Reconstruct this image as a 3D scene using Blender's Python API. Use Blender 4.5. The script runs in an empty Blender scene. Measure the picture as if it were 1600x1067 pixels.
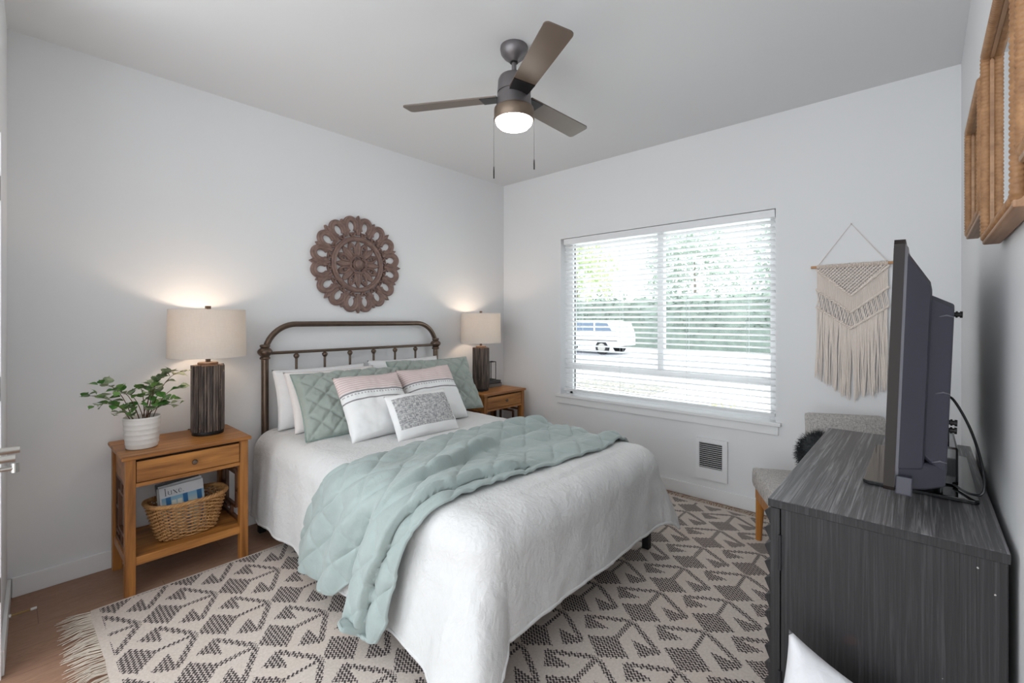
import bpy, bmesh, math, random
from math import sin, cos, pi, radians, sqrt, exp, atan2, hypot
from mathutils import Vector, Matrix, noise as mnoise

SC = bpy.context.scene
COL = SC.collection

# ------------------------------------------------------------------ camera, world, exposure
YAW = 0.7335
CAM_H = 1.37
cam_data = bpy.data.cameras.new('camera')
cam = bpy.data.objects.new('camera', cam_data)
COL.objects.link(cam)
cam.location = (0.0, 0.0, CAM_H)
cam.rotation_euler = (pi / 2, 0, YAW - pi / 2)
cam_data.sensor_width = 36.0
cam_data.lens = 712.346 / 1600 * 36.0
cam_data.shift_y = -(533.5 - 498.97) / 1600
cam_data.clip_start = 0.02
cam_data.clip_end = 200
SC.camera = cam
SC.view_settings.view_transform = 'Standard'
SC.view_settings.look = 'None'
SC.view_settings.exposure = 0.42
SC.view_settings.gamma = 1.0
SC.view_settings.use_curve_mapping = False

world = bpy.data.worlds.new('daylight')
SC.world = world
world.use_nodes = True
wn = world.node_tree.nodes
wl = world.node_tree.links
bg = wn['Background']
bg.inputs['Color'].default_value = (0.90, 0.955, 1.0, 1)
bg.inputs['Strength'].default_value = 2.6

sun_data = bpy.data.lights.new('sun', 'SUN')
sun_data.energy = 2.2
sun_data.angle = radians(2.0)
sun_data.color = (1.0, 0.96, 0.90)
sun = bpy.data.objects.new('sun', sun_data)
COL.objects.link(sun)
sun.location = (9, -4, 12)
sun.rotation_euler = Vector((-0.42, 0.34, -1.0)).to_track_quat('-Z', 'Y').to_euler()


def portal(name, loc, rot, sx, sy):
    l = bpy.data.lights.new(name, 'AREA')
    l.shape = 'RECTANGLE'
    l.size, l.size_y = sx, sy
    l.cycles.is_portal = True
    o = bpy.data.objects.new(name, l)
    COL.objects.link(o)
    o.location = loc
    o.rotation_euler = rot
    return o


portal('window_daylight', (3.80, 1.664, 1.40), (0, radians(90), 0), 1.6, 1.9)
portal('open_side_fill', (-1.0, 1.2, 1.37), (0, radians(-90), 0), 2.8, 3.0)  # added fill: sky let in where the unseen hall is left unbuilt

# ------------------------------------------------------------------ room numbers
XE, YN, YS, XW = 3.567, 3.335, -0.159, 0.0
ZC = 2.795
WY0, WY1, WZ0, WZ1 = 0.757, 2.585, 0.655, 2.14      # window opening
RND = random.Random(7)


def lin(r, g, b):
    def f(c):
        c /= 255.0
        return c / 12.92 if c <= 0.04045 else ((c + 0.055) / 1.055) ** 2.4
    return (f(r), f(g), f(b), 1.0)


def smooth_path(P, n=8):
    """Catmull-Rom points through P"""
    P = [Vector(p) for p in P]
    Q = [P[0] * 2 - P[1]] + P + [P[-1] * 2 - P[-2]]
    out = []
    for i in range(1, len(Q) - 2):
        p0, p1, p2, p3 = Q[i - 1:i + 3]
        for k in range(n):
            t = k / n
            out.append(0.5 * (2 * p1 + (p2 - p0) * t + (2 * p0 - 5 * p1 + 4 * p2 - p3) * t * t + (3 * p1 - p0 - 3 * p2 + p3) * t ** 3))
    return out + [P[-1]]


def sstep(a, b, x):
    if a == b:
        return 0.0 if x < a else 1.0
    t = min(1.0, max(0.0, (x - a) / (b - a)))
    return t * t * (3 - 2 * t)


def lerp(a, b, t):
    return a + (b - a) * t


def table(pts, x):
    if x <= pts[0][0]:
        return pts[0][1]
    for (x0, y0), (x1, y1) in zip(pts, pts[1:]):
        if x <= x1:
            t = (x - x0) / (x1 - x0)
            return y0 + (y1 - y0) * t
    return pts[-1][1]


def fbm(x, y, z=0.0, o=4):
    return mnoise.fractal(Vector((x, y, z)), 0.9, 2.0, o)


# ------------------------------------------------------------------ shader expressions
class V:
    """a float socket of a node tree with arithmetic"""
    def __init__(s, sh, sock):
        s.sh, s.sock = sh, sock

    def _m(s, op, *a):
        return s.sh.math(op, s, *a)

    def __add__(s, o): return s._m('ADD', o)
    __radd__ = __add__
    def __sub__(s, o): return s._m('SUBTRACT', o)
    def __rsub__(s, o): return s.sh.math('SUBTRACT', o, s)
    def __mul__(s, o): return s._m('MULTIPLY', o)
    __rmul__ = __mul__
    def __truediv__(s, o): return s._m('DIVIDE', o)
    def abs(s): return s._m('ABSOLUTE')
    def frac(s): return s._m('FRACT')
    def floor(s): return s._m('FLOOR')
    def sin(s): return s._m('SINE')
    def lt(s, o): return s._m('LESS_THAN', o)
    def gt(s, o): return s._m('GREATER_THAN', o)
    def min(s, o): return s._m('MINIMUM', o)
    def max(s, o): return s._m('MAXIMUM', o)
    def clamp(s): return s.sh.math('ADD', s, 0.0, clamp=True)

    def step(s, a, b):
        n = s.sh.N('ShaderNodeMapRange')
        n.interpolation_type = 'SMOOTHSTEP'
        s.sh.link(s.sock, n.inputs['Value'])
        n.inputs['From Min'].default_value = a
        n.inputs['From Max'].default_value = b
        return V(s.sh, n.outputs['Result'])


class Sh:
    def __init__(s, name, **bsdf):
        s.mat = bpy.data.materials.new(name)
        s.mat.use_nodes = True
        s.nt = s.mat.node_tree
        s.bsdf = s.nt.nodes['Principled BSDF']
        s.out = s.nt.nodes['Material Output']
        for k, v in bsdf.items():
            s.set(k, v)

    def N(s, t):
        return s.nt.nodes.new(t)

    def link(s, a, b):
        s.nt.links.new(a, b)

    def put(s, val, inp):
        if isinstance(val, V):
            s.link(val.sock, inp)
        elif isinstance(val, bpy.types.NodeSocket):
            s.link(val, inp)
        else:
            inp.default_value = val

    def set(s, k, v):
        names = {'color': 'Base Color', 'rough': 'Roughness', 'metal': 'Metallic', 'spec': 'Specular IOR Level',
                 'emit': 'Emission Color', 'estr': 'Emission Strength', 'sheen': 'Sheen Weight', 'coat': 'Coat Weight'}
        s.put(v, s.bsdf.inputs[names[k]])

    def math(s, op, *a, clamp=False):
        n = s.N('ShaderNodeMath')
        n.operation = op
        n.use_clamp = clamp
        for i, v in enumerate(a):
            s.put(v, n.inputs[i])
        return V(s, n.outputs[0])

    def coord(s, kind='Object'):
        n = s.N('ShaderNodeTexCoord')
        return n.outputs[kind]

    def xyz(s, kind='Object'):
        n = s.N('ShaderNodeSeparateXYZ')
        s.link(s.coord(kind), n.inputs[0])
        return [V(s, o) for o in n.outputs]

    def vec(s, x, y, z):
        n = s.N('ShaderNodeCombineXYZ')
        for i, v in enumerate((x, y, z)):
            s.put(v, n.inputs[i])
        return n.outputs[0]

    def scaled(s, sc, kind='Object'):
        n = s.N('ShaderNodeMapping')
        s.link(s.coord(kind), n.inputs['Vector'])
        n.inputs['Scale'].default_value = sc
        return n.outputs[0]

    def noise(s, scale=5, detail=3, rough=0.5, vec=None, dist=0.0):
        n = s.N('ShaderNodeTexNoise')
        n.inputs['Scale'].default_value = scale
        n.inputs['Detail'].default_value = detail
        n.inputs['Roughness'].default_value = rough
        n.inputs['Distortion'].default_value = dist
        s.link(vec if vec is not None else s.coord(), n.inputs['Vector'])
        return V(s, n.outputs[0])

    def voronoi(s, scale=5, vec=None, feature='F1'):
        n = s.N('ShaderNodeTexVoronoi')
        n.feature = feature
        n.inputs['Scale'].default_value = scale
        s.link(vec if vec is not None else s.coord(), n.inputs['Vector'])
        return V(s, n.outputs['Distance'])

    def wave(s, scale, dist, detail=2, vec=None, dscale=1.0, direction='X', profile='SIN'):
        n = s.N('ShaderNodeTexWave')
        n.bands_direction = direction
        n.wave_profile = profile
        n.inputs['Scale'].default_value = scale
        n.inputs['Distortion'].default_value = dist
        n.inputs['Detail'].default_value = detail
        n.inputs['Detail Scale'].default_value = dscale
        s.link(vec if vec is not None else s.coord(), n.inputs['Vector'])
        return V(s, n.outputs['Fac'])

    def mix(s, f, a, b):
        n = s.N('ShaderNodeMix')
        n.data_type = 'RGBA'
        s.put(f, n.inputs[0])
        s.put(a, n.inputs[6])
        s.put(b, n.inputs[7])
        return n.outputs[2]

    def bump(s, h, strength=0.3, dist=0.01):
        n = s.N('ShaderNodeBump')
        n.inputs['Strength'].default_value = strength
        n.inputs['Distance'].default_value = dist
        s.put(h, n.inputs['Height'])
        s.link(n.outputs[0], s.bsdf.inputs['Normal'])


def plain(name, color, rough=0.5, metal=0.0, spec=0.5, var=0.06, vscale=8):
    """one colour with faint natural variation"""
    s = Sh(name, rough=rough, metal=metal, spec=spec)
    f = s.noise(vscale, 3)
    dark = tuple(c * (1 - var) for c in color[:3]) + (1,)
    light = tuple(min(1, c * (1 + var)) for c in color[:3]) + (1,)
    s.set('color', s.mix(f, dark, light))
    return s.mat


def wood(name, dark, light, axis='x', scale=1.0, rough=0.45, fine=60, bump=0.08):
    s = Sh(name, rough=rough)
    sc = {'x': (1.2, 14, 14), 'y': (14, 1.2, 14), 'z': (14, 14, 1.2)}[axis]
    v = s.scaled(tuple(c * scale for c in sc))
    n1 = s.noise(1.3, 4, 0.6, v, 0.8)
    sc2 = {'x': (3, fine, fine), 'y': (fine, 3, fine), 'z': (fine, fine, 3)}[axis]
    n2 = s.noise(1.0, 3, 0.6, s.scaled(sc2))
    f = (n1 * 0.75 + n2 * 0.4 - 0.08).step(0.25, 0.75)
    s.set('color', s.mix(f, dark, light))
    s.bump(n2, bump, 0.004)
    return s.mat


# ------------------------------------------------------------------ mesh builder
class MB:
    def __init__(s):
        s.bm = bmesh.new()

    def quad(s, vs, mat=0):
        f = s.bm.faces.new(vs)
        f.material_index = mat
        return f

    def box(s, x0, x1, y0, y1, z0, z1, mat=0, M=None, bev=0.0):
        co = [(x, y, z) for x in (x0, x1) for y in (y0, y1) for z in (z0, z1)]
        vs = [s.bm.verts.new(M @ Vector(c) if M else c) for c in co]
        fs = [s.quad([vs[i] for i in q], mat) for q in
              ((0, 1, 3, 2), (4, 6, 7, 5), (0, 4, 5, 1), (2, 3, 7, 6), (0, 2, 6, 4), (1, 5, 7, 3))]
        if bev:
            es = list({e for f in fs for e in f.edges})
            r = bmesh.ops.bevel(s.bm, geom=es, offset=bev, segments=2, profile=0.6, affect='EDGES')
            for f in r['faces']:
                f.material_index = mat
        return s

    def tube(s, pts, r, seg=8, closed=False, mat=0, flat=1.0, caps=True, up=None):
        P = [Vector(p) for p in pts]
        n = len(P)
        R = r if isinstance(r, (list, tuple)) else [r] * n
        tan = []
        for i in range(n):
            if closed:
                t = P[(i + 1) % n] - P[i - 1]
            else:
                t = P[min(i + 1, n - 1)] - P[max(i - 1, 0)]
            tan.append(t.normalized() if t.length > 1e-9 else Vector((0, 0, 1)))
        u = Vector(up) if up else (Vector((0, 0, 1)) if abs(tan[0].z) < 0.9 else Vector((1, 0, 0)))
        rings = []
        for i in range(n):
            t = tan[i]
            if up:
                u = Vector(up)
            u = (u - t * u.dot(t))
            if u.length < 1e-6:
                u = t.orthogonal()
            u.normalize()
            w = t.cross(u)
            rings.append([s.bm.verts.new(P[i] + (u * cos(2 * pi * k / seg) * flat + w * sin(2 * pi * k / seg)) * R[i])
                          for k in range(seg)])
        m = n if closed else n - 1
        for i in range(m):
            a, b = rings[i], rings[(i + 1) % n]
            for k in range(seg):
                s.quad([a[k], a[(k + 1) % seg], b[(k + 1) % seg], b[k]], mat)
        if not closed and caps:
            s.quad(list(reversed(rings[0])), mat)
            s.quad(rings[-1], mat)
        return s

    def cyl(s, p0, p1, r0, r1=None, seg=16, mat=0):
        return s.tube([p0, p1], [r0, r0 if r1 is None else r1], seg, mat=mat)

    def lathe(s, prof, c=(0, 0, 0), seg=32, mat=0, sx=1.0, sy=1.0, fn=None, caps=True):
        rings = []
        for (r, z) in prof:
            ring = []
            for k in range(seg):
                a = 2 * pi * k / seg
                rr = fn(a, r, z) if fn else r
                ring.append(s.bm.verts.new((c[0] + rr * cos(a) * sx, c[1] + rr * sin(a) * sy, c[2] + z)))
            rings.append(ring)
        for a, b in zip(rings, rings[1:]):
            for k in range(seg):
                s.quad([a[k], a[(k + 1) % seg], b[(k + 1) % seg], b[k]], mat)
        if caps:
            if prof[0][0] > 1e-5:
                s.quad(list(reversed(rings[0])), mat)
            if prof[-1][0] > 1e-5:
                s.quad(rings[-1], mat)
        return s

    def grid(s, fn, nu, nv, mat=0, closeu=False):
        rows = [[s.bm.verts.new(fn(i / nu, j / nv)) for j in range(nv + 1)] for i in range(nu + (0 if closeu else 1))]
        n = len(rows)
        for i in range(nu):
            a, b = rows[i], rows[(i + 1) % n]
            for j in range(nv):
                s.quad([a[j], b[j], b[j + 1], a[j + 1]], mat)
        return s

    def prism(s, poly, d0, d1, M=None, mat=0):
        """poly in local xy, extruded along local z"""
        M = M or Matrix.Identity(4)
        a = [s.bm.verts.new(M @ Vector((x, y, d0))) for x, y in poly]
        b = [s.bm.verts.new(M @ Vector((x, y, d1))) for x, y in poly]
        n = len(poly)
        s.quad(list(reversed(a)), mat)
        s.quad(b, mat)
        for i in range(n):
            s.quad([a[i], a[(i + 1) % n], b[(i + 1) % n], b[i]], mat)
        return s

    def build(s, name, mats, parent=None, origin=None, smooth=False, bevel=0.0, weld=False, solid=0.0, subsurf=0,
              rel=True, angle=40):
        """rel: the mesh was written in world coordinates; shift it to its parent's (or its own) origin"""
        if weld:
            bmesh.ops.remove_doubles(s.bm, verts=s.bm.verts, dist=1e-5)
        bmesh.ops.recalc_face_normals(s.bm, faces=s.bm.faces)
        off = Vector(origin) if origin is not None else Vector((0, 0, 0))
        base = Vector((0, 0, 0))
        p = parent
        while p is not None and rel:
            base = base + p.location
            p = p.parent
        if rel:
            for v in s.bm.verts:
                v.co -= base + off
        me = bpy.data.meshes.new(name)
        s.bm.to_mesh(me)
        s.bm.free()
        for m in (mats if isinstance(mats, (list, tuple)) else [mats]):
            me.materials.append(m)
        o = bpy.data.objects.new(name, me)
        COL.objects.link(o)
        o.location = off
        if parent is not None:
            o.parent = parent
        if smooth:
            for p in me.polygons:
                p.use_smooth = True
            if angle < 180:
                me.set_sharp_from_angle(angle=radians(angle))
        if solid:
            md = o.modifiers.new('solid', 'SOLIDIFY')
            md.thickness = solid
            md.offset = 0
        if bevel:
            md = o.modifiers.new('bevel', 'BEVEL')
            md.width = bevel
            md.segments = 2
            md.limit_method = 'ANGLE'
            md.angle_limit = radians(40)
        if subsurf:
            md = o.modifiers.new('sub', 'SUBSURF')
            md.levels = md.render_levels = subsurf
        return o


def tag(o, label, cat, group=None, kind=None):
    o['label'] = label
    o['category'] = cat
    if group:
        o['group'] = group
    if kind:
        o['kind'] = kind
    return o


def thing(name, label, cat, loc=(0, 0, 0), rz=0.0, group=None):
    o = bpy.data.objects.new(name, None)
    COL.objects.link(o)
    o.empty_display_size = 0.1
    o.location = loc
    o.rotation_euler = (0, 0, rz)
    return tag(o, label, cat, group)


def struct(o, label=None, cat=None):
    o['kind'] = 'structure'
    if label:
        o['label'] = label
        o['category'] = cat
    return o


def copy_tree(o, parent=None):
    c = o.copy()
    COL.objects.link(c)
    if parent is not None:
        c.parent = parent
    for ch in list(o.children):
        copy_tree(ch, c)
    return c


def point_light(name, parent, loc, watts, col, r=0.04):
    l = bpy.data.lights.new(name, 'POINT')
    l.energy = watts
    l.color = col
    l.shadow_soft_size = r
    o = bpy.data.objects.new(name, l)
    COL.objects.link(o)
    o.parent = parent
    o.location = loc
    return o


# ------------------------------------------------------------------ materials
M = {}
def wall_mat(name, c, rough=0.6):
    s = Sh(name, rough=rough, spec=0.3)
    s.set('color', s.mix(s.noise(3, 2), tuple(x * 0.985 for x in c[:3]) + (1,), c))
    s.bump(s.noise(220, 2), 0.06, 0.002)
    return s.mat
M['wall'] = wall_mat('wall_paint', (0.80, 0.80, 0.805, 1))
M['ceiling'] = wall_mat('ceiling_paint', (0.78, 0.78, 0.785, 1))
M['trim'] = plain('white_trim_paint', (0.84, 0.84, 0.84, 1), 0.35, var=0.01)
M['plastic_white'] = plain('white_plastic', (0.82, 0.82, 0.83, 1), 0.4, var=0.01)

def floor_mat():
    s = Sh('floor_planks', rough=0.5, spec=0.35)
    x, y, z = s.xyz()
    row = (y / 0.185).floor()
    xs = x + (row * 0.37).frac() * 1.22
    plank = (xs / 1.22).floor()
    seed = row * 7.13 + plank * 3.71
    tone = ((seed * 12.9898).sin() * 43758.5453).frac()
    gx = s.vec(x * 1.1 + seed * 2.3, y * 7.0, seed)
    n = s.noise(2.2, 4, 0.55, gx, 1.2)
    rings = (n * 14.0).frac()
    fine = s.noise(1.0, 3, 0.6, s.vec(x * 6, y * 160, seed))
    f = (n * 0.5 + (rings - 0.5).abs() * 0.55 + fine * 0.3 - 0.15).clamp()
    c = s.mix(f, lin(120, 88, 70), lin(186, 148, 124))
    c = s.mix(tone * 0.45, c, lin(158, 124, 102))
    ey = ((y / 0.185).frac() - 0.5).abs().gt(0.493)
    ex = ((xs / 1.22).frac() - 0.5).abs().gt(0.4985)
    c = s.mix(ey.max(ex) * 0.45, c, lin(80, 56, 46))
    s.set('color', c)
    s.bump(fine * 0.4 + rings * 0.25, 0.12, 0.003)
    return s.mat
M['floor'] = floor_mat()

M['oak'] = wood('honey_wood', lin(112, 64, 22), lin(192, 130, 64), 'x', 1.0, 0.42)
M['oak_v'] = wood('honey_wood_upright', lin(104, 60, 20), lin(182, 120, 56), 'z', 1.0, 0.42)
M['oak_dark'] = wood('brown_lattice_wood', lin(62, 34, 18), lin(110, 66, 34), 'z', 1.0, 0.45)
M['leg_wood'] = wood('amber_leg_wood', lin(150, 92, 34), lin(196, 132, 62), 'z', 1.0, 0.4)

def black_wood(name, axis):
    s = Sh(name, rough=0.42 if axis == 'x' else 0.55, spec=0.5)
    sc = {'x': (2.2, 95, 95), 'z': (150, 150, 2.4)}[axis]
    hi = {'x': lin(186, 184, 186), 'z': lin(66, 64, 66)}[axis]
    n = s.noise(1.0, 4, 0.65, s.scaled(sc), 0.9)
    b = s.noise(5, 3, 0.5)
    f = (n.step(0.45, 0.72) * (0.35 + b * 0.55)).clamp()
    c = s.mix(f, {'x': lin(86, 84, 86), 'z': lin(33, 32, 33)}[axis], hi)  # x base and streaks paled to stand in for grazing reflection on the top
    sp = s.noise(38, 2, 0.5)
    wear = sp.gt(0.755) * s.noise(7, 2).gt(0.5)
    c = s.mix(wear * 0.8, c, lin(190, 184, 178))
    red = (s.noise(6, 3, 0.6)).step(0.66, 0.8)
    c = s.mix(red * 0.35, c, lin(92, 48, 40))
    s.set('color', c)
    s.bump(n, 0.55, 0.004)
    return s.mat
M['black_top'] = black_wood('distressed_black_wood_painted_sheen', 'x')
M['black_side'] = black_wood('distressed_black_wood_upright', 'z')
M['bronze'] = plain('aged_bronze', lin(106, 90, 78), 0.3, 0.75, var=0.25, vscale=25)
M['fan_metal'] = plain('brushed_dark_nickel', lin(118, 114, 115), 0.42, 0.7, var=0.05)
M['nickel'] = plain('satin_nickel', lin(176, 172, 166), 0.3, 1.0, var=0.05)
M['black_metal'] = plain('black_metal', lin(30, 28, 28), 0.45, 0.4)
M['black_plastic'] = plain('black_plastic', lin(34, 34, 38), 0.35)
M['dark_line'] = plain('dark_gap', lin(22, 20, 20), 0.8)
M['brass'] = plain('brass_spring', lin(190, 160, 105), 0.35, 0.9)
M['paper'] = plain('paper', lin(214, 212, 210), 0.6)


# ------------------------------------------------------------------ the setting
def setting():
    b = MB(); b.box(-1.2, XE + 0.17, YS - 0.14, YN + 0.14, -0.12, 0.0)
    struct(b.build('floor', M['floor']))
    b = MB(); b.box(-1.2, XE + 0.17, YS - 0.14, YN + 0.14, ZC, ZC + 0.12)
    struct(b.build('ceiling', M['ceiling']))
    b = MB(); b.box(-0.14, XE + 0.17, YN, YN + 0.14, 0, ZC)
    struct(b.build('wall_north', M['wall']))
    b = MB(); b.box(-1.2, XE + 0.17, YS - 0.14, YS, 0, ZC)
    struct(b.build('wall_south', M['wall']))
    # east wall with the window opening
    b = MB()
    x0, x1 = XE, XE + 0.17
    b.box(x0, x1, YS, WY0, 0, ZC).box(x0, x1, WY1, YN, 0, ZC).box(x0, x1, WY0, WY1, 0, WZ0).box(x0, x1, WY0, WY1, WZ1, ZC)
    struct(b.build('wall_east', M['wall'], weld=False))
    # short piece of west wall, from the corner to the door jamb (it runs a touch out of square)
    Mw = Matrix.Translation((0.003, YN, 0)) @ Matrix.Rotation(radians(-1.7), 4, 'Z')
    b = MB(); b.box(-0.13, 0, -0.715, 0.0, 0, ZC, M=Mw)
    struct(b.build('wall_west', M['wall']))
    b = MB(); b.box(0, 0.0135, -0.712, -0.012, 0, 0.098, M=Mw)
    struct(b.build('baseboard_west', M['trim'], bevel=0.003))
    # door jamb with its three hinge leaves
    jb = MB().box(-0.13, 0.006, -0.737, -0.7155, 0, 2.08, M=Mw).build('trim_2', M['trim'], bevel=0.002)
    struct(jb)
    for zc in (1.866, 1.107, 0.347):
        h = MB()
        h.box(-0.085, -0.004, -0.7405, -0.737, zc - 0.046, zc + 0.046, M=Mw)
        h.cyl(Mw @ Vector((0.0005, -0.745, zc - 0.046)), Mw @ Vector((0.0005, -0.745, zc + 0.046)), 0.0055, seg=10)
        for dz in (-0.03, 0.0, 0.03):
            h.cyl(Mw @ Vector((-0.020 - 0.008 * (dz != 0), -0.7425, zc + dz)), Mw @ Vector((-0.020 - 0.008 * (dz != 0), -0.7400, zc + dz)), 0.0042, seg=8, mat=1)
        h.build('hinge', [M['nickel'], M['black_metal']], jb)
    # baseboards
    t = 0.0135
    b = MB(); b.box(0.018, XE - t, YN - t, YN, 0, 0.098)
    struct(b.build('baseboard_north', M['trim'], bevel=0.003))
    b = MB(); b.box(XE - t, XE, YS + t, YN, 0, 0.098)
    struct(b.build('baseboard_east', M['trim'], bevel=0.003))
    b = MB(); b.box(-1.2, XE, YS, YS + t, 0, 0.098)
    struct(b.build('baseboard_south', M['trim'], bevel=0.003))
    # the open door whose edge and levers just reach into the picture
    b = MB(); b.box(-0.85, -0.028, 1.835, 1.88, 0.01, 2.04)
    d = struct(b.build('door_1', M['trim'], bevel=0.002))
    for sy, y0, xe in ((1, 1.88, 0.0265), (-1, 1.835, 0.0165)):
        h = MB()
        yl = y0 + sy * 0.033
        h.cyl((-0.088, y0, 1.0), (-0.088, y0 + sy * 0.009, 1.0), 0.027, seg=20)
        h.cyl((-0.088, y0, 1.0), (-0.088, yl, 1.0), 0.010, seg=12)
        h.tube([(-0.100, yl, 1.0), (xe, yl, 1.0)], 0.0098, seg=14)
        h.build('door_handle', M['nickel'], d, smooth=True)
    h = MB().cyl((-0.02, 1.81, 0.972), (0.016, 1.81, 0.972), 0.006, seg=10)
    h.cyl((0.016, 1.81, 0.985), (0.016, 1.81, 0.960), 0.0075, seg=10)
    h.cyl((-0.03, 1.835, 0.972), (-0.02, 1.81, 0.972), 0.005, seg=8)
    h.build('latch_hook', M['nickel'], d, smooth=True)
    # window: frame, mullion, panes, sill
    fx0, fx1 = XE + 0.085, XE + 0.145
    b = MB()
    w = 0.052
    b.box(fx0, fx1, WY0, WY0 + w, WZ0, WZ1).box(fx0, fx1, WY1 - w - 0.03, WY1, WZ0, WZ1)
    b.box(fx0, fx1, WY0 + w, WY1 - w, WZ1 - w, WZ1).box(fx0, fx1, WY0 + w, WY1 - w, WZ0, WZ0 + 0.04)
    fr = struct(b.build('window_1', M['plastic_white'], bevel=0.003))
    b = MB()
    b.box(fx0 + 0.005, fx1, WY0 + w, WY1 - w, 0.90, 0.955)
    b.build('transom_bar', M['plastic_white'], fr, bevel=0.003)
    b = MB(); b.box(fx0 - 0.004, fx1 - 0.008, 1.598, 1.650, 0.955, WZ1 - w)
    b.build('mullion', M['plastic_white'], fr, bevel=0.003)
    b = MB()
    for (ya, yb, za, zb) in ((1.645, 1.650, 0.955, WZ1 - w), (WY1 - w - 0.034, WY1 - w - 0.029, 0.70, WZ1 - w), (WY0 + w - 0.001, WY0 + w + 0.004, 0.955, WZ1 - w)):
        b.box(fx0 + 0.03, fx0 + 0.045, ya, yb, za, zb)
    b.build('weather_seal', M['dark_line'], fr)
    g = Sh('window_glass')
    tr = g.N('ShaderNodeBsdfTransparent'); gl = g.N('ShaderNodeBsdfGlossy'); gl.inputs['Roughness'].default_value = 0.02
    tr.inputs[0].default_value = (0.96, 0.98, 0.97, 1)
    mx = g.N('ShaderNodeMixShader'); lw = g.N('ShaderNodeLayerWeight'); lw.inputs[0].default_value = 0.08
    g.link(lw.outputs['Fresnel'], mx.inputs[0]); g.link(tr.outputs[0], mx.inputs[1]); g.link(gl.outputs[0], mx.inputs[2])
    g.link(mx.outputs[0], g.out.inputs[0])
    for ya, yb, za, zb in ((WY0 + w, 1.598, 0.955, WZ1 - w), (1.65, WY1 - w - 0.03, 0.955, WZ1 - w), (WY0 + w, WY1 - w - 0.03, WZ0 + 0.04, 0.90)):
        MB().box(fx0 + 0.030, fx0 + 0.034, ya, yb, za, zb).build('pane', g.mat, fr)
    b = MB()
    b.box(XE - 0.032, XE + 0.085, WY0 - 0.035, WY1 + 0.045, WZ0 - 0.022, WZ0 + 0.003)
    b.box(XE - 0.014, XE, WY0 - 0.018, WY1 + 0.03, WZ0 - 0.085, WZ0 - 0.022)
    struct(b.build('trim_1', M['trim'], bevel=0.003))


setting()


# ------------------------------------------------------------------ window blind
def blind():
    s = Sh('white_blind_slat', rough=0.45, spec=0.4)
    s.set('color', (0.92, 0.92, 0.92, 1))
    tl = s.N('ShaderNodeBsdfTranslucent'); tl.inputs[0].default_value = (0.96, 0.96, 0.97, 1)
    mx = s.N('ShaderNodeMixShader'); mx.inputs[0].default_value = 0.5
    s.link(s.bsdf.outputs[0], mx.inputs[1]); s.link(tl.outputs[0], mx.inputs[2]); s.link(mx.outputs[0], s.out.inputs[0])
    y0, y1 = WY0 + 0.006, WY1 - 0.03
    xc = XE + 0.036
    t = thing('window_blind', 'white horizontal slat blind with open slats inside the window recess', 'blind', (xc, (y0 + y1) / 2, WZ0 + 0.045))
    MB().box(xc - 0.03, xc + 0.028, y0, y1, WZ1 - 0.058, WZ1 - 0.004).build('headrail', M['plastic_white'], t, bevel=0.003)
    z_lo, z_hi, n = WZ0 + 0.075, WZ1 - 0.085, 31
    b = MB()
    tilt = radians(19)
    for i in range(n):
        z = lerp(z_lo, z_hi, i / (n - 1))
        pr = []
        for k in range(5):
            u = (k / 4 - 0.5) * 0.050
            pr.append((u, 0.0022 * (1 - (2 * u / 0.048) ** 2)))
        top = [(xc + u * cos(tilt) + h * sin(tilt), z - u * sin(tilt) + h * cos(tilt)) for u, h in pr]
        bot = [(xc + u * cos(tilt) + (h - 0.0022) * sin(tilt), z - u * sin(tilt) + (h - 0.0022) * cos(tilt)) for u, h in reversed(pr)]
        ring = top + bot
        a = [b.bm.verts.new((x, y0 + 0.004, zz)) for x, zz in ring]
        c = [b.bm.verts.new((x, y1 - 0.004, zz)) for x, zz in ring]
        m = len(ring)
        for k in range(m):
            b.quad([a[k], a[(k + 1) % m], c[(k + 1) % m], c[k]])
        b.quad(a); b.quad(c)
    b.build('slats', s.mat, t)
    MB().box(xc - 0.025, xc + 0.025, y0, y1, WZ0 + 0.036, WZ0 + 0.056).build('bottom_rail', M['plastic_white'], t, bevel=0.004)
    for y in (y0 + 0.18, (y0 + y1) / 2 - 0.28, (y0 + y1) / 2 + 0.3, y1 - 0.18):
        b = MB()
        for dx in (-0.027, 0.027):
            b.cyl((xc + dx, y, WZ0 + 0.05), (xc + dx, y, WZ1 - 0.06), 0.0011, seg=5)
        b.build('lift_cord', M['plastic_white'], t)


blind()


# ------------------------------------------------------------------ outside the window
def foliage(mb, c, rad, n, size, rng, squash=1.0):
    for _ in range(n):
        d = Vector((rng.gauss(0, 1), rng.gauss(0, 1), rng.gauss(0, 1))).normalized()
        r = rng.uniform(0.55, 1.0) ** 0.5
        lump = 0.8 + 0.35 * mnoise.noise(d * 2.3 + Vector(c))
        p = Vector(c) + Vector((d.x * rad[0], d.y * rad[1], d.z * rad[2])) * r * lump
        u = Vector((rng.gauss(0, 1), rng.gauss(0, 1), rng.gauss(0, 0.6))).normalized()
        w = u.orthogonal().normalized()
        w = (Matrix.Rotation(rng.uniform(0, 6.28), 3, u) @ w)
        s1 = size * rng.uniform(0.6, 1.3)
        vs = [mb.bm.verts.new(p + q) for q in (-u * s1, w * s1 * 0.45, u * s1, -w * s1 * 0.45)]
        mb.quad(vs)


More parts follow.
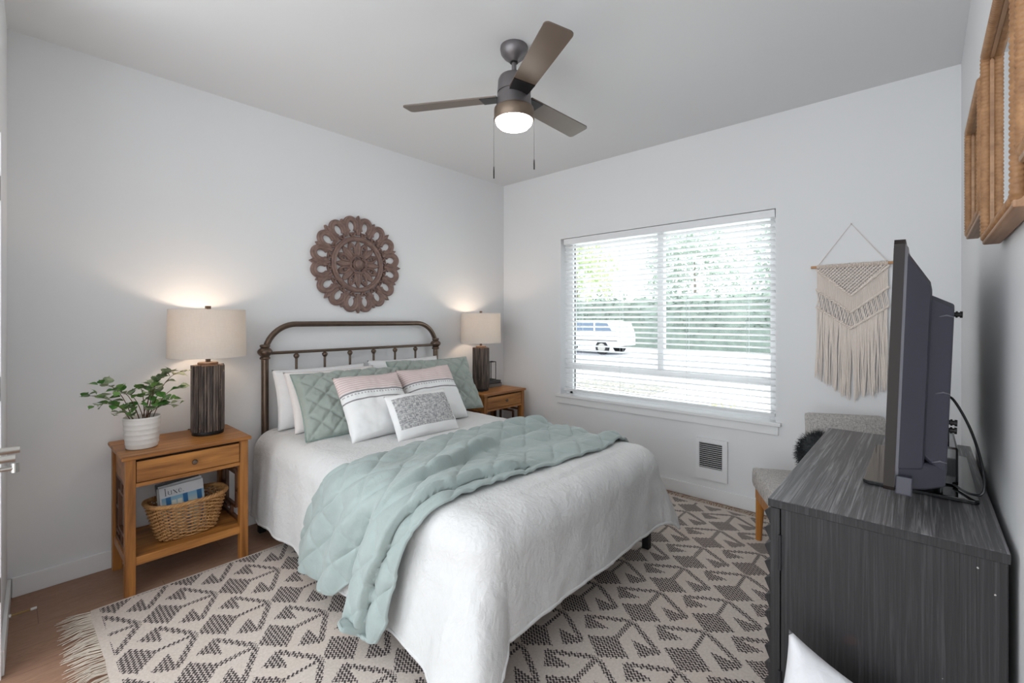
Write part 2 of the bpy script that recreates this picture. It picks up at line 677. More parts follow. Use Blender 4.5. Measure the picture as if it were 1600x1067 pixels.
def outside():
    s = Sh('pale_concrete', rough=0.8)
    s.set('color', s.mix(s.noise(2, 4), lin(205, 204, 202), lin(232, 231, 229)))
    conc = s.mat
    s = Sh('grey_asphalt', rough=0.85)
    s.set('color', s.mix(s.noise(40, 3), lin(150, 150, 158), lin(178, 178, 186)))
    road = s.mat
    b = MB(); b.box(XE + 0.2, 10.6, -14, 22, -0.30, -0.20)
    struct(b.build('sidewalk', conc))
    b = MB(); b.box(10.6, 40, -20, 50, -0.40, -0.28)
    struct(b.build('road', road))
    # gravel bed let into the pale paving
    s = Sh('grey_gravel', rough=0.9)
    v = s.voronoi(16)
    s.set('color', s.mix(v.step(0.0, 0.7), lin(70, 68, 64), lin(150, 146, 138)))
    b = MB(); b.box(9.0, 10.4, 4.2, 6.4, -0.20, -0.185)
    struct(b.build('ground_gravel', s.mat))

    def leaf(name, d, l):
        s = Sh(name, rough=0.6)
        s.set('color', s.mix(s.noise(3, 3), d, l))
        return s.mat
    lm_hedge = leaf('hedge_leaves', lin(92, 106, 98), lin(146, 158, 146))
    lm_tree = leaf('bright_leaves', lin(176, 196, 140), lin(226, 234, 196))
    lm_pale = leaf('pale_leaves', lin(160, 176, 160), lin(212, 220, 212))
    lm_shrub = leaf('yellow_green_leaves', lin(170, 176, 96), lin(226, 222, 160))
    bark = plain('bark', lin(150, 142, 132), 0.9)
    rng = random.Random(3)
    # tall dark hedge behind the road
    t = thing('hedge', 'long tall dark green hedge beyond the road seen through the blind', 'hedge', (25.5, 10.0, -0.28))
    b = MB()
    def hw_(u, v):
        y = lerp(-4, 26, u)
        a = v * pi
        return (25.5 - 0.75 * cos(a) * (1 + 0.15 * fbm(y, v * 3)), y, -0.3 + (2.9 + 0.5 * fbm(y * 0.5, 3.0)) * sin(a) ** 0.45)
    b.grid(hw_, 90, 10)
    for k in range(40):
        y = -3.5 + k * 0.72
        foliage(b, (25.2 + rng.uniform(-0.15, 0.15), y, 1.4 + rng.uniform(-0.1, 0.25)), (0.8, 0.7, 1.7), 170, 0.14, rng)
    b.build('foliage', lm_hedge, t)['kind'] = 'stuff'
    labels = ['sunlit yellow green tree seen through the left window pane', 'pale tree beyond the hedge in the middle of the window',
              'pale grey green tree seen through the right window pane']
    for i, (x, y, h, r, lm) in enumerate(((32.0, 21.5, 6.0, 3.6, lm_tree), (35.0, 12.8, 6.3, 3.7, lm_pale), (32.0, 4.6, 6.2, 3.6, lm_pale))):
        t = thing('tree', labels[i], 'tree', (x, y, -0.28))
        b = MB()
        b.tube([(x, y, -0.3), (x + 0.05, y, 1.8), (x, y + 0.1, h - 0.5)], [0.22, 0.16, 0.06], 8)
        b.build('trunk', bark, t)
        b = MB()
        for a in range(11):
            aa = a * 0.9
            foliage(b, (x + cos(aa) * r * 0.45, y + sin(aa) * r * 0.62, h - 0.6 + sin(a * 2.1) * 2.0), (r * 0.5, r * 0.5, r * 0.45), 520, 0.17, rng)
        b.build('foliage', lm, t)['kind'] = 'stuff'
    # low flowering shrub close under the right end of the window
    t = thing('shrub', 'small yellow green shrub outside below the right end of the window', 'shrub', (6.2, 1.95, -0.20))
    b = MB(); foliage(b, (6.2, 1.95, 0.08), (0.35, 0.45, 0.24), 380, 0.035, rng)
    b.build('foliage', lm_shrub, t)['kind'] = 'stuff'
    for a in range(7):
        MB().tube([(6.2, 1.95, -0.21), (6.2 + 0.15 * cos(a), 1.95 + 0.2 * sin(a), 0.08)], [0.008, 0.004], 5).build('stem', bark, t)
    # white parked van
    paint = plain('white_car_paint', lin(228, 230, 232), 0.25, var=0.01)
    glass = plain('tinted_car_glass', lin(96, 112, 134), 0.1)
    tyre = plain('tyre_rubber', lin(36, 36, 38), 0.8)
    X, Y, Z = 19.6, 12.6, -0.28
    t = thing('parked_car', 'white car parked on the road outside, side on, behind the blind', 'car', (X, Y, Z))
    prof = [(-2.25, 0.35), (-2.28, 0.75), (-2.1, 0.95), (-1.35, 1.02), (-0.75, 1.52), (-0.4, 1.6), (1.5, 1.6), (2.0, 1.5), (2.22, 1.0), (2.25, 0.4)]
    Mx = Matrix(((0, 0, 1, X), (-1, 0, 0, Y), (0, 1, 0, Z), (0, 0, 0, 1)))
    MB().prism(prof, -0.88, 0.88, Mx).build('body', paint, t, bevel=0.05)
    for poly in ([(-1.12, 1.08), (-0.68, 1.46), (-0.1, 1.5), (-0.1, 1.08)], [(0.0, 1.08), (0.0, 1.5), (0.95, 1.5), (0.95, 1.08)], [(1.05, 1.08), (1.05, 1.5), (1.7, 1.47), (1.95, 1.08)]):
        MB().prism(poly, -0.895, -0.87, Mx).build('car_window', glass, t)
    for u in (-1.42, 1.4):
        for sd in (-1, 1):
            w = MB()
            p0, p1 = Mx @ Vector((u, 0.33, sd * 0.72)), Mx @ Vector((u, 0.33, sd * 0.9))
            w.cyl(p0, p1, 0.33, seg=24)
            wo = w.build('wheel', tyre, t)
            MB().cyl(Mx @ Vector((u, 0.33, sd * 0.9)), Mx @ Vector((u, 0.33, sd * 0.915)), 0.2, seg=20).build('hubcap', M['nickel'], wo)
    MB().box(X - 0.91, X - 0.88, Y - 2.2, Y + 2.2, Z + 0.62, Z + 0.68).build('side_trim', M['black_plastic'], t)


outside()


# ------------------------------------------------------------------ bed
BX0, BX1, BYF, ZT, RR = 1.085, 2.575, 1.115, 0.635, 0.13


def bed():
    t = thing('bed', 'black bronze metal bed frame with arched spindle headboard', 'bed', (1.86, 2.2, 0))
    yh = 3.272
    xl, xr = 1.160, 2.598
    m = M['bronze']
    # arched top rail that runs down into the posts
    pts, rc, zt = [(xl, yh, 1.15)], 0.205, 1.337
    pts.append((xl, yh, zt - rc + 0.03))
    for k in range(13):
        a = pi - k / 12 * pi / 2
        pts.append((xl + rc + rc * cos(a), yh, zt - rc + rc * sin(a)))
    for k in range(13):
        a = pi / 2 - k / 12 * pi / 2
        pts.append((xr - rc + rc * cos(a), yh, zt - rc + rc * sin(a)))
    pts += [(xr, yh, zt - rc + 0.03), (xr, yh, 1.15)]
    MB().tube(pts, 0.0195, 16).build('headboard_arch', m, t, smooth=True)
    for x in (xl, xr):
        MB().cyl((x, yh, 0.0), (x, yh, 1.16), 0.0225, seg=16).build('bed_post', m, t, smooth=True)
        pr = [(0.023, -0.052), (0.031, -0.049), (0.033, -0.042), (0.030, -0.036), (0.026, -0.031), (0.034, -0.022), (0.044, -0.010),
              (0.047, 0.0), (0.044, 0.010), (0.035, 0.020), (0.026, 0.027), (0.030, 0.033), (0.0325, 0.040), (0.030, 0.046), (0.02, 0.049)]
        MB().lathe(pr, (x, yh, 1.153), 24).build('post_collar', m, t, smooth=True, angle=60)
    MB().cyl((xl, yh, 1.142), (xr, yh, 1.142), 0.0105, seg=12).build('cross_rail', m, t, smooth=True)
    for x in (1.366, 1.571, 1.770, 1.973, 2.172, 2.378):
        b = MB()
        b.cyl((x, yh, 0.50), (x, yh, 1.14), 0.0088, seg=10)
        b.lathe([(0.009, -0.022), (0.013, -0.017), (0.0195, -0.006), (0.0195, 0.003), (0.013, 0.011), (0.009, 0.014)], (x, yh, 1.117), 14)
        b.build('spindle', m, t, smooth=True)
    MB().cyl((xl, yh, 0.50), (xr, yh, 0.50), 0.0105, seg=12).build('cross_rail', m, t, smooth=True)
    for x in (1.13, 2.53):
        MB().box(x - 0.015, x + 0.015, 1.20, 3.25, 0.20, 0.27).build('side_rail', M['black_metal'], t)
    for y in (1.215,):
        MB().box(1.13, 2.53, y - 0.015, y + 0.015, 0.20, 0.27).build('foot_rail', M['black_metal'], t)
    for x, y in ((1.105, 3.17), (2.555, 3.17), (1.125, 1.225), (2.552, 1.222)):
        MB().box(x - 0.02, x + 0.02, y - 0.02, y + 0.02, 0.0, 0.22).build('leg', M['black_metal'], t, bevel=0.002)
    mat = MB()
    mat.box(1.115, 2.545, 1.21, 3.235, 0.27, 0.598, bev=0.04)
    mat.build('mattress', plain('mattress_ticking', (0.8, 0.8, 0.8, 1), 0.8), t, smooth=True)


bed()


# ------------------------------------------------------------------ draped bedding
def drape(a, b, off=0.0):
    """flat cloth coordinates (a along x, b along y) laid over the bed"""
    x0, x1, y0 = BX0 + RR, BX1 - RR, BYF + RR
    ex = a - x1 if a > x1 else (a - x0 if a < x0 else 0.0)
    ey = b - y0 if b < y0 else 0.0
    p = 2.0 if ex <= 0 else 3.2
    if ex and ey:
        d = (abs(ex) ** p + abs(ey) ** p) ** (1 / p)
        dn = hypot(ex, ey)
    else:
        d = dn = abs(ex) + abs(ey)
    px, py = min(max(a, x0), x1), max(b, y0)
    if d < 1e-9:
        z = ZT + 0.012 * sin((px - x0) / (x1 - x0) * pi) ** 0.5 if x0 < px < x1 else ZT
        return Vector((px, py, z + off))
    nx, ny = ex / dn, ey / dn
    ql = RR * pi / 2
    wl = nx * nx if nx < 0 else 0.0          # how far this is the left side
    wr = nx * nx if nx > 0 else 0.0
    wf = ny * ny
    fl = wl * table([(1.25, 0.30), (1.36, 0.22), (1.5, 0.11), (1.7, 0.09), (2.2, 0.12), (2.6, 0.05), (3.2, 0.05)], py) + wf * 0.05 + wr * 0.12
    if nx > 0 and ny < 0:
        fl += 0.5 * 4 * wr * wf * 0.55
    if nx < 0 and ny < 0:
        fl += 0.22 * 4 * wl * wf
    if d <= ql:
        th = d / RR
        h, z = RR * sin(th), ZT - RR * (1 - cos(th))
    else:
        s = d - ql
        th = pi / 2 - fl * min(1.0, s / 0.12)
        h = RR + s * sin(fl) * min(1.0, s / 0.12 + 0.2)
        z = ZT - RR - s * cos(fl)
    h += off * sin(th)
    z += off * cos(th)
    if z < 0.022 + max(off, 0):
        h += (0.022 + max(off, 0) - z) * 0.6
        z = 0.022 + max(off, 0) + 0.004 * sin(a * 23) * sin(b * 19)
    return Vector((px + nx * h, py + ny * h, z))


def bedspread():
    s = Sh('white_crinkle_cotton', rough=0.85, sheen=0.15)
    n1 = s.noise(34, 4, 0.62, dist=1.4)
    n2 = s.voronoi(46, s.scaled((1.6, 1.0, 0.8)), 'SMOOTH_F1')
    s.set('color', s.mix(n1, (0.665, 0.66, 0.65, 1), (0.725, 0.72, 0.715, 1)))
    s.bump(n1 * 0.7 + n2 * 0.4 + s.noise(9, 5, 0.6, dist=2.5) * 1.3, 0.45, 0.010)
    A0, A1 = BX0 + RR - (0.204 + 0.40), BX1 - RR + 0.204 + 0.23
    B0, B1 = BYF + RR - (0.204 + 0.285), 3.235

    def fn(u, v, extra=0.0):
        a, b = lerp(A0, A1, u), lerp(B1, B0, v)
        off = 0.005 * fbm(a * 6, b * 6) + 0.0009 * fbm(a * 26, b * 26, 3.0, 3)
        ex = max(BX0 + RR - a, a - BX1 + RR, 0) - 0.16
        ey = max(BYF + RR - b, 0) - 0.16
        if ex > 0:
            off += (0.012 * sin(b * 9.0 + 1.4 * sin(b * 3.1)) + 0.008 * sin(b * 23 + 2 * fbm(b, 0.3))) * sstep(0, 0.3, ex)
        if ey > 0:
            off += (0.006 * sin(a * 8.0 + 1.3 * sin(a * 2.7)) + 0.003 * sin(a * 31)) * sstep(0, 0.3, ey)
        return drape(a, b, off + extra)
    b = MB().grid(fn, 190, 190)
    o = b.build('bedspread', s.mat, origin=(1.83, 2.1, ZT), smooth=True, solid=0.010, angle=180)
    tag(o, 'white crinkled cotton bedspread hanging over the bed to near the floor', 'bedspread')
    pts = [fn(0, v / 80) for v in range(81)] + [fn(u / 90, 1) for u in range(1, 91)] + [fn(1, 1 - v / 80) for v in range(1, 81)]
    MB().tube(pts, [0.010 + 0.003 * fbm(i * 0.9, 0) for i in range(len(pts))], 7).build('hem', s.mat, o, smooth=True, angle=180)


bedspread()


def quilt_puff(x, y, pitch=0.115, depth=0.010):
    """diamond stitched padding height at flat coordinates"""
    p, q = (x + y) / pitch / 1.4142, (x - y) / pitch / 1.4142
    dp, dq = abs(p - round(p)), abs(q - round(q))
    d = min(dp, dq)
    return depth * (1 - exp(-(d / 0.10) ** 1.2))


def sage(name, dk=lin(144, 157, 154), lt=lin(170, 182, 179)):
    s = Sh(name, rough=0.8, sheen=0.25)
    n = s.noise(9, 4, 0.6)
    s.set('color', s.mix(n, dk, lt))
    s.bump(s.noise(30, 4, 0.6, dist=1.2), 0.35, 0.008)
    return s.mat


def throw_quilt():
    m = sage('sage_quilted_cotton')
    up = [(0.60, 2.43), (0.78, 2.36), (0.9, 2.31), (1.03, 2.22), (1.18, 2.11), (1.35, 2.115), (1.55, 2.145), (2.0, 2.14), (2.3, 2.11), (2.56, 2.04), (2.7, 2.0)]
    lo = [(0.60, 1.55), (0.80, 1.51), (1.0, 1.46), (1.15, 1.395), (1.53, 1.365), (1.9, 1.335), (2.15, 1.31), (2.5, 1.345), (2.7, 1.38)]
    A1 = 2.57
    A0 = BX0 + RR - 0.612

    def fn(u, v):
        a = lerp(A1, A0, u)
        a_lo = a
        b0, b1 = table(up, a), table(lo, a)
        b = lerp(b0, b1, v)
        hang = sstep(BX0 + RR - 0.05, BX0 - 0.15, a)
        # hem made of two lobes with a short gap between them
        tt = sstep(0.62, 1.0, u)
        a = a + tt * table([(0, 0.10), (0.05, 0.05), (0.15, 0.02), (0.4, 0.01), (0.50, 0.02), (0.56, 0.07), (0.60, 0.11), (0.66, 0.10), (0.70, 0.03), (0.78, -0.02), (0.88, -0.025), (0.95, 0.0), (1, 0.07)], v)
        off = 0.016 + 0.004 * fbm(a * 4, b * 4, 7)
        off += quilt_puff(a * 1.0, b + 0.15 * a, 0.135, 0.013)
        on_top = 1 - hang
        # folded back lower margin: a thick lip with a low strip below it
        lip_v = table([(0.40, 0.97), (0.52, 0.94), (0.66, 0.90), (0.8, 0.865), (0.95, 0.84)], u) + 0.008 * sin(u * 40)
        lip = sstep(0.38, 0.52, u)
        off += lip * (0.050 * sstep(lip_v - 0.26, lip_v - 0.03, v) * (1 - sstep(lip_v - 0.008, lip_v + 0.010, v)))
        # long soft ridge running down towards the left edge
        rv = table([(0.30, 0.44), (0.42, 0.50), (0.55, 0.60), (0.70, 0.68), (0.8, 0.70)], u) + 0.012 * sin(u * 33)
        amp = 0.068 * sstep(0.34, 0.46, u) * (1 - sstep(0.64, 0.84, u))
        dv = v - rv
        off += amp * (exp(-(dv / 0.15) ** 2) if dv < 0 else exp(-(dv / 0.016) ** 2))
        off += 0.026 * exp(-((v - 0.30) / 0.05) ** 2) * (1 - sstep(0.3, 0.42, u)) * sstep(0.04, 0.14, u) - 0.012 * exp(-((v - 0.38) / 0.02) ** 2) * (1 - sstep(0.3, 0.42, u))
        # puckers at the far end
        end = 1 - sstep(0.0, 0.4, u)
        off += end * (0.020 * sin(v * 15 + 0.6) * sstep(0.0, 0.1, v) * sstep(1.0, 0.9, v) + 0.018 * exp(-((v - 0.12) / 0.08) ** 2))
        off += (0.007 * sin(v * 21 + u * 9) + 0.010 * fbm(u * 9, v * 7, 2.0, 3)) * on_top
        # pleats in the hanging part
        off += hang * (0.036 * exp(-((v - 0.15) / 0.12) ** 2) + 0.044 * exp(-((v - 0.44) / 0.11) ** 2) + 0.052 * sstep(0.64, 0.74, v) + 0.008 * sin(v * 25 + u * 4))
        gap = exp(-((v - 0.62) / 0.035) ** 2) * hang * sstep(0.7, 0.9, u)
        off -= 0.028 * gap
        off = max(off, 0.012)
        return drape(a, b, off)
    b = MB().grid(fn, 250, 170)
    o = b.build('throw_quilt', m, origin=(1.7, 1.75, ZT), smooth=True, solid=0.014, angle=180)
    tag(o, 'sage green diamond stitched quilt thrown across the bed and hanging off its left side', 'quilt')
    pts = [fn(u / 160, 0) for u in range(161)] + [fn(1, v / 120) for v in range(1, 121)] + [fn(1 - u / 160, 1) for u in range(1, 161)] + [fn(0, 1 - v / 60) for v in range(1, 60)]
    MB().tube(pts, 0.0085, 7, closed=True).build('piping', m, o, smooth=True, angle=180)


throw_quilt()


# ------------------------------------------------------------------ pillows
def pillow_mesh(w, h, t, seed, nu=44, nv=36, ear=0.05, puff=None, sag=0.0, wr=0.006):
    """local frame: x across, y up the pillow, z its thickness; bottom edge at y = 0"""
    b = MB()
    for side in (1, -1):
        def fn(u, v):
            x, y = u * 2 - 1, v * 2 - 1
            e = max(0.0, (1 - abs(x) ** 2.8)) ** 0.48 * max(0.0, (1 - abs(y) ** 2.8)) ** 0.48
            z = t / 2 * e
            k = 1 - ear * (1 - abs(y) ** 2) if True else 1
            kk = 1 - ear * (1 - abs(x) ** 2)
            X, Y = x * w / 2 * k, y * h / 2 * kk
            z += wr * fbm(X * 11 + seed, Y * 11, seed) * min(1, e * 3)
            z += wr * 1.5 * sin(x * 3 + seed) * abs(y) ** 4 * min(1, e * 4)
            if puff and side == 1:
                z += puff(X, Y) * min(1, e * 2.5)
            z -= sag * (1 - v) ** 2
            return (X, Y + h / 2, side * z)
        b.grid(fn, nu, nv)
    return b


def pillow(name, label, group, mat, w, h, t, pos, lean, yaw, roll=0.0, seed=1.0, puff=None, piping=None, ear=0.05, cat='pillow', wr=0.006):
    b = pillow_mesh(w, h, t, seed, 100 if puff else 44, 72 if puff else 36, puff=puff, ear=ear, wr=wr)
    o = b.build(name, mat, rel=False, smooth=True, weld=True, angle=180)
    # local z (front) faces -y, local y up, leaning back by `lean`
    R = Matrix.Rotation(yaw, 4, 'Z') @ Matrix.Rotation(pi / 2 - lean, 4, 'X') @ Matrix.Rotation(roll, 4, 'Z')
    o.matrix_world = Matrix.Translation(pos) @ R
    tag(o, label, cat, group)
    if piping:
        pts = []
        for k in range(96):
            q = k / 24
            sd = int(q)
            f = (q - sd) * 2 - 1
            x, y = ((f, -1), (1, f), (-f, 1), (-1, -f))[sd]
            pts.append((x * w / 2 * (1 - ear * (1 - y * y)), y * h / 2 * (1 - ear * (1 - x * x)) + h / 2, 0))
        MB().tube(pts, piping[1], 6, closed=True).build('piping', piping[0], o, rel=False, smooth=True, angle=180)
    return o


def pillows():
    zt = ZT + 0.012
    s = Sh('white_pillow_cotton', rough=0.85)
    n = s.noise(24, 4, 0.6, dist=1.0)
    s.set('color', s.mix(n, (0.78, 0.775, 0.775, 1), (0.86, 0.855, 0.86, 1)))
    s.bump(n, 0.25, 0.008)
    white = s.mat
    s = Sh('blush_white_cotton', rough=0.85)
    n = s.noise(24, 4, 0.6, dist=1.0)
    s.set('color', s.mix(n, (0.80, 0.755, 0.735, 1), (0.86, 0.82, 0.80, 1)))
    s.bump(n, 0.2, 0.006)
    blush = s.mat
    g = 'sleeping pillows against the headboard'
    pillow('bed_pillow', 'white sleeping pillow at the left, hindmost against the headboard posts', g, white, 0.68, 0.40, 0.13, (1.515, 3.105, zt), radians(14), 0.02, seed=2.0)
    pillow('bed_pillow', 'blush white sleeping pillow standing directly behind the left green sham', g, blush, 0.66, 0.42, 0.13, (1.545, 2.93, zt), radians(27), 0.0, seed=5.0)
    pillow('bed_pillow', 'white sleeping pillow showing above the right green sham', g, white, 0.68, 0.42, 0.14, (2.215, 3.085, zt), radians(16), 0.0, seed=8.0)
    gm = sage('sage_sham_cotton', lin(144, 153, 146), lin(166, 174, 167))
    dk = plain('sage_piping', lin(138, 158, 150), 0.8)
    pf = lambda x, y: quilt_puff(x + 0.03, y + 0.02, 0.088, 0.017)
    g = 'quilted pillow shams'
    pillow('pillow_sham', 'large sage green quilted sham at the left with deep diamond stitching', g, gm, 0.76, 0.47, 0.13, (1.56, 2.665, zt), radians(38), radians(-5), seed=1.0, puff=pf, piping=(dk, 0.004), wr=0.012)
    pillow('pillow_sham', 'sage green quilted sham at the right behind the striped cushion', g, gm, 0.74, 0.47, 0.13, (2.27, 2.74, zt), radians(32), radians(-7), seed=4.0, puff=pf, piping=(dk, 0.004), wr=0.012)
    # striped cushions: blush striped band on top, two grey lines, white below
    s = Sh('striped_cushion_cotton', rough=0.85)
    x, y, z = s.xyz()
    yy = y + (x * 9).sin() * 0.004
    st = ((yy / 0.0155).frac() - 0.5).abs().lt(0.22) * yy.gt(0.315)
    c = s.mix(yy.gt(0.305), (0.82, 0.815, 0.81, 1), lin(224, 210, 206))
    c = s.mix(st, c, lin(206, 180, 178))
    l1 = (yy - 0.298).abs().lt(0.0055)
    l2 = (yy - 0.244).abs().lt(0.0045)
    dots = (yy - 0.282).abs().lt(0.005) * (x / 0.02).frac().gt(0.45)
    c = s.mix(l1.max(l2), c, lin(138, 134, 136))
    c = s.mix(dots * 0.7, c, lin(158, 152, 154))
    s.set('color', c)
    s.bump(s.noise(60, 3) + st * 0.5, 0.15, 0.004)
    stripe = s.mat
    g = 'striped square cushions'
    pillow('square_cushion', 'white cushion with pink striped top band, the left and nearer of two', g, stripe, 0.455, 0.445, 0.15, (1.575, 2.455, zt), radians(36), radians(-3), roll=radians(1), seed=3.0, ear=0.06, cat='cushion', wr=0.008)
    pillow('square_cushion', 'white cushion with pink striped top band, half hidden behind the grey lumbar cushion', g, stripe, 0.455, 0.445, 0.15, (2.055, 2.50, zt), radians(34), radians(-4), roll=radians(1.5), seed=6.0, ear=0.06, cat='cushion', wr=0.008)
    s = Sh('grey_tweed_cushion', rough=0.95)
    x, y, z = s.xyz()
    n1 = s.noise(1.0, 3, 0.7, s.vec(x * 34, y * 150, 0.0))
    n2 = s.noise(1.0, 3, 0.7, s.vec(x * 150, y * 34, 4.0))
    tw = (n1 * 0.55 + n2 * 0.55 - 0.05).step(0.36, 0.64)
    tweed = s.mix(tw, lin(122, 122, 126), lin(214, 212, 210))
    panel = x.abs().lt(0.198) * y.gt(0.058) * y.lt(0.262)
    s.set('color', s.mix(panel, (0.82, 0.81, 0.805, 1), tweed))
    s.bump((n1 + n2) * panel, 0.4, 0.004)
    pillow('lumbar_cushion', 'small oblong cushion with grey tweed panel, frontmost on the bed', None, s.mat, 0.455, 0.30, 0.12, (1.775, 2.285, zt), radians(34), radians(-4), roll=radians(1), seed=9.0, ear=0.04, cat='cushion')


pillows()


# ------------------------------------------------------------------ rug
RX0, RX1, RY0, RY1 = 0.262, 3.455, 0.36, 2.885


def rug():
    s = Sh('woven_rug', rough=0.95, spec=0.1)
    x, y, z = s.xyz()
    wob = s.noise(38, 2, 0.5)
    xw = x + (wob - 0.5) * 0.010 + (y * (2 * pi / 0.0165)).sin() * 0.0035
    yw = y + (s.noise(41, 2) - 0.5) * 0.010 + (x * (2 * pi / 0.0165)).sin() * 0.0035
    PX, PY = 0.297, 0.272

    def motif(ox, oy):
        u = ((xw - (ox - 0.09)) / PX + 40).frac() * PX - 0.09
        v = (((yw - (oy - PY)) / (2 * PY) + 40).frac() * (2 * PY) - PY).abs()
        d = ((u + 0.008).abs() / 0.080 + v / 0.098).lt(1.0)
        stem = u.gt(0.03) * v.lt(0.0105)
        br = ((u - PX + 0.09) * 0.849 + v * 0.528).abs().lt(0.0125) * v.lt(0.176)
        tri = None
        P = [(0.024, 0.128), (0.094, 0.054), (0.104, 0.186)]
        for (x0, y0), (x1, y1) in zip(P, P[1:] + P[:1]):
            e = ((v - y0) * (x1 - x0) - (u - x0) * (y1 - y0)).gt(0.0)
            tri = e if tri is None else tri * e
        return d.max(stem).max(br).max(tri)
    m = motif(0.493, 2.605).max(motif(0.345, 2.605 - PY))
    inside = x.gt(RX0 + 0.03) * x.lt(RX1 - 0.03) * y.lt(RY1 - 0.012) * y.gt(RY0 + 0.012)
    m = m * inside
    col = (xw / 0.0165)
    stripe = (col.frac() - 0.5).abs()
    dots = ((yw / 0.0165).frac() - 0.5).abs()
    thread = stripe.lt(0.34) * dots.lt(0.44)
    base = s.mix(s.noise(90, 3, 0.6), lin(186, 173, 163), lin(228, 217, 208))
    base = s.mix(s.noise(4, 2).step(0.45, 0.75) * 0.3, base, lin(206, 186, 172))
    dark = s.mix(s.noise(120, 2), lin(58, 52, 53), lin(96, 88, 88))
    s.set('color', s.mix(m * thread, base, dark))
    weft = ((y / 0.006).frac() - 0.5).abs()
    s.bump(m * thread * 0.8 + weft * 0.4 + s.noise(150, 2) * 0.5, 0.5, 0.004)
    b = MB()

    def fn(u, v):
        xx, yy = lerp(RX0, RX1, u), lerp(RY0, RY1, v)
        e = 0.004 * fbm(xx * 5, 0, 1, 2) if v in (0.0, 1.0) else 0
        f = 0.006 * fbm(yy * 6, 0, 4, 2) if u in (0.0, 1.0) else 0
        return (xx + f, yy + e, 0.011)
    b.grid(fn, 60, 44)
    o = b.build('rug', s.mat, origin=(0, 0, 0), solid=0.0)
    md = o.modifiers.new('solid', 'SOLIDIFY'); md.thickness = 0.010; md.offset = -1
    tag(o, 'cream and charcoal woven rug with zigzag diamond motifs under the bed', 'rug')
    yarn = plain('cream_yarn', lin(206, 194, 180), 0.95, var=0.12, vscale=60)
    rng = random.Random(11)
    for xe, sg in ((RX0, -1), (RX1, 1)):
        b = MB()
        n = 150
        for k in range(n):
            y = lerp(RY0 + 0.01, RY1 - 0.01, k / (n - 1))
            c = 0.006 * sin(k * 0.55) + rng.gauss(0, 0.004)
            for j in range(3):
                L = rng.uniform(0.075, 0.12) * (0.75 if sg > 0 else 1)
                dy = rng.gauss(0, 0.016) + 0.02 * sin(k * 0.31)
                y0 = y + rng.uniform(-0.006, 0.006)
                b.tube([(xe - sg * 0.004, y0, 0.008), (xe + sg * L * 0.45, y0 + dy * 0.35 + c, 0.010 + rng.uniform(0, 0.006)),
                        (xe + sg * L, y0 + dy + c, 0.004)], [0.0022, 0.0018, 0.001], 4)
        b.build('fringe', yarn, o)


rug()


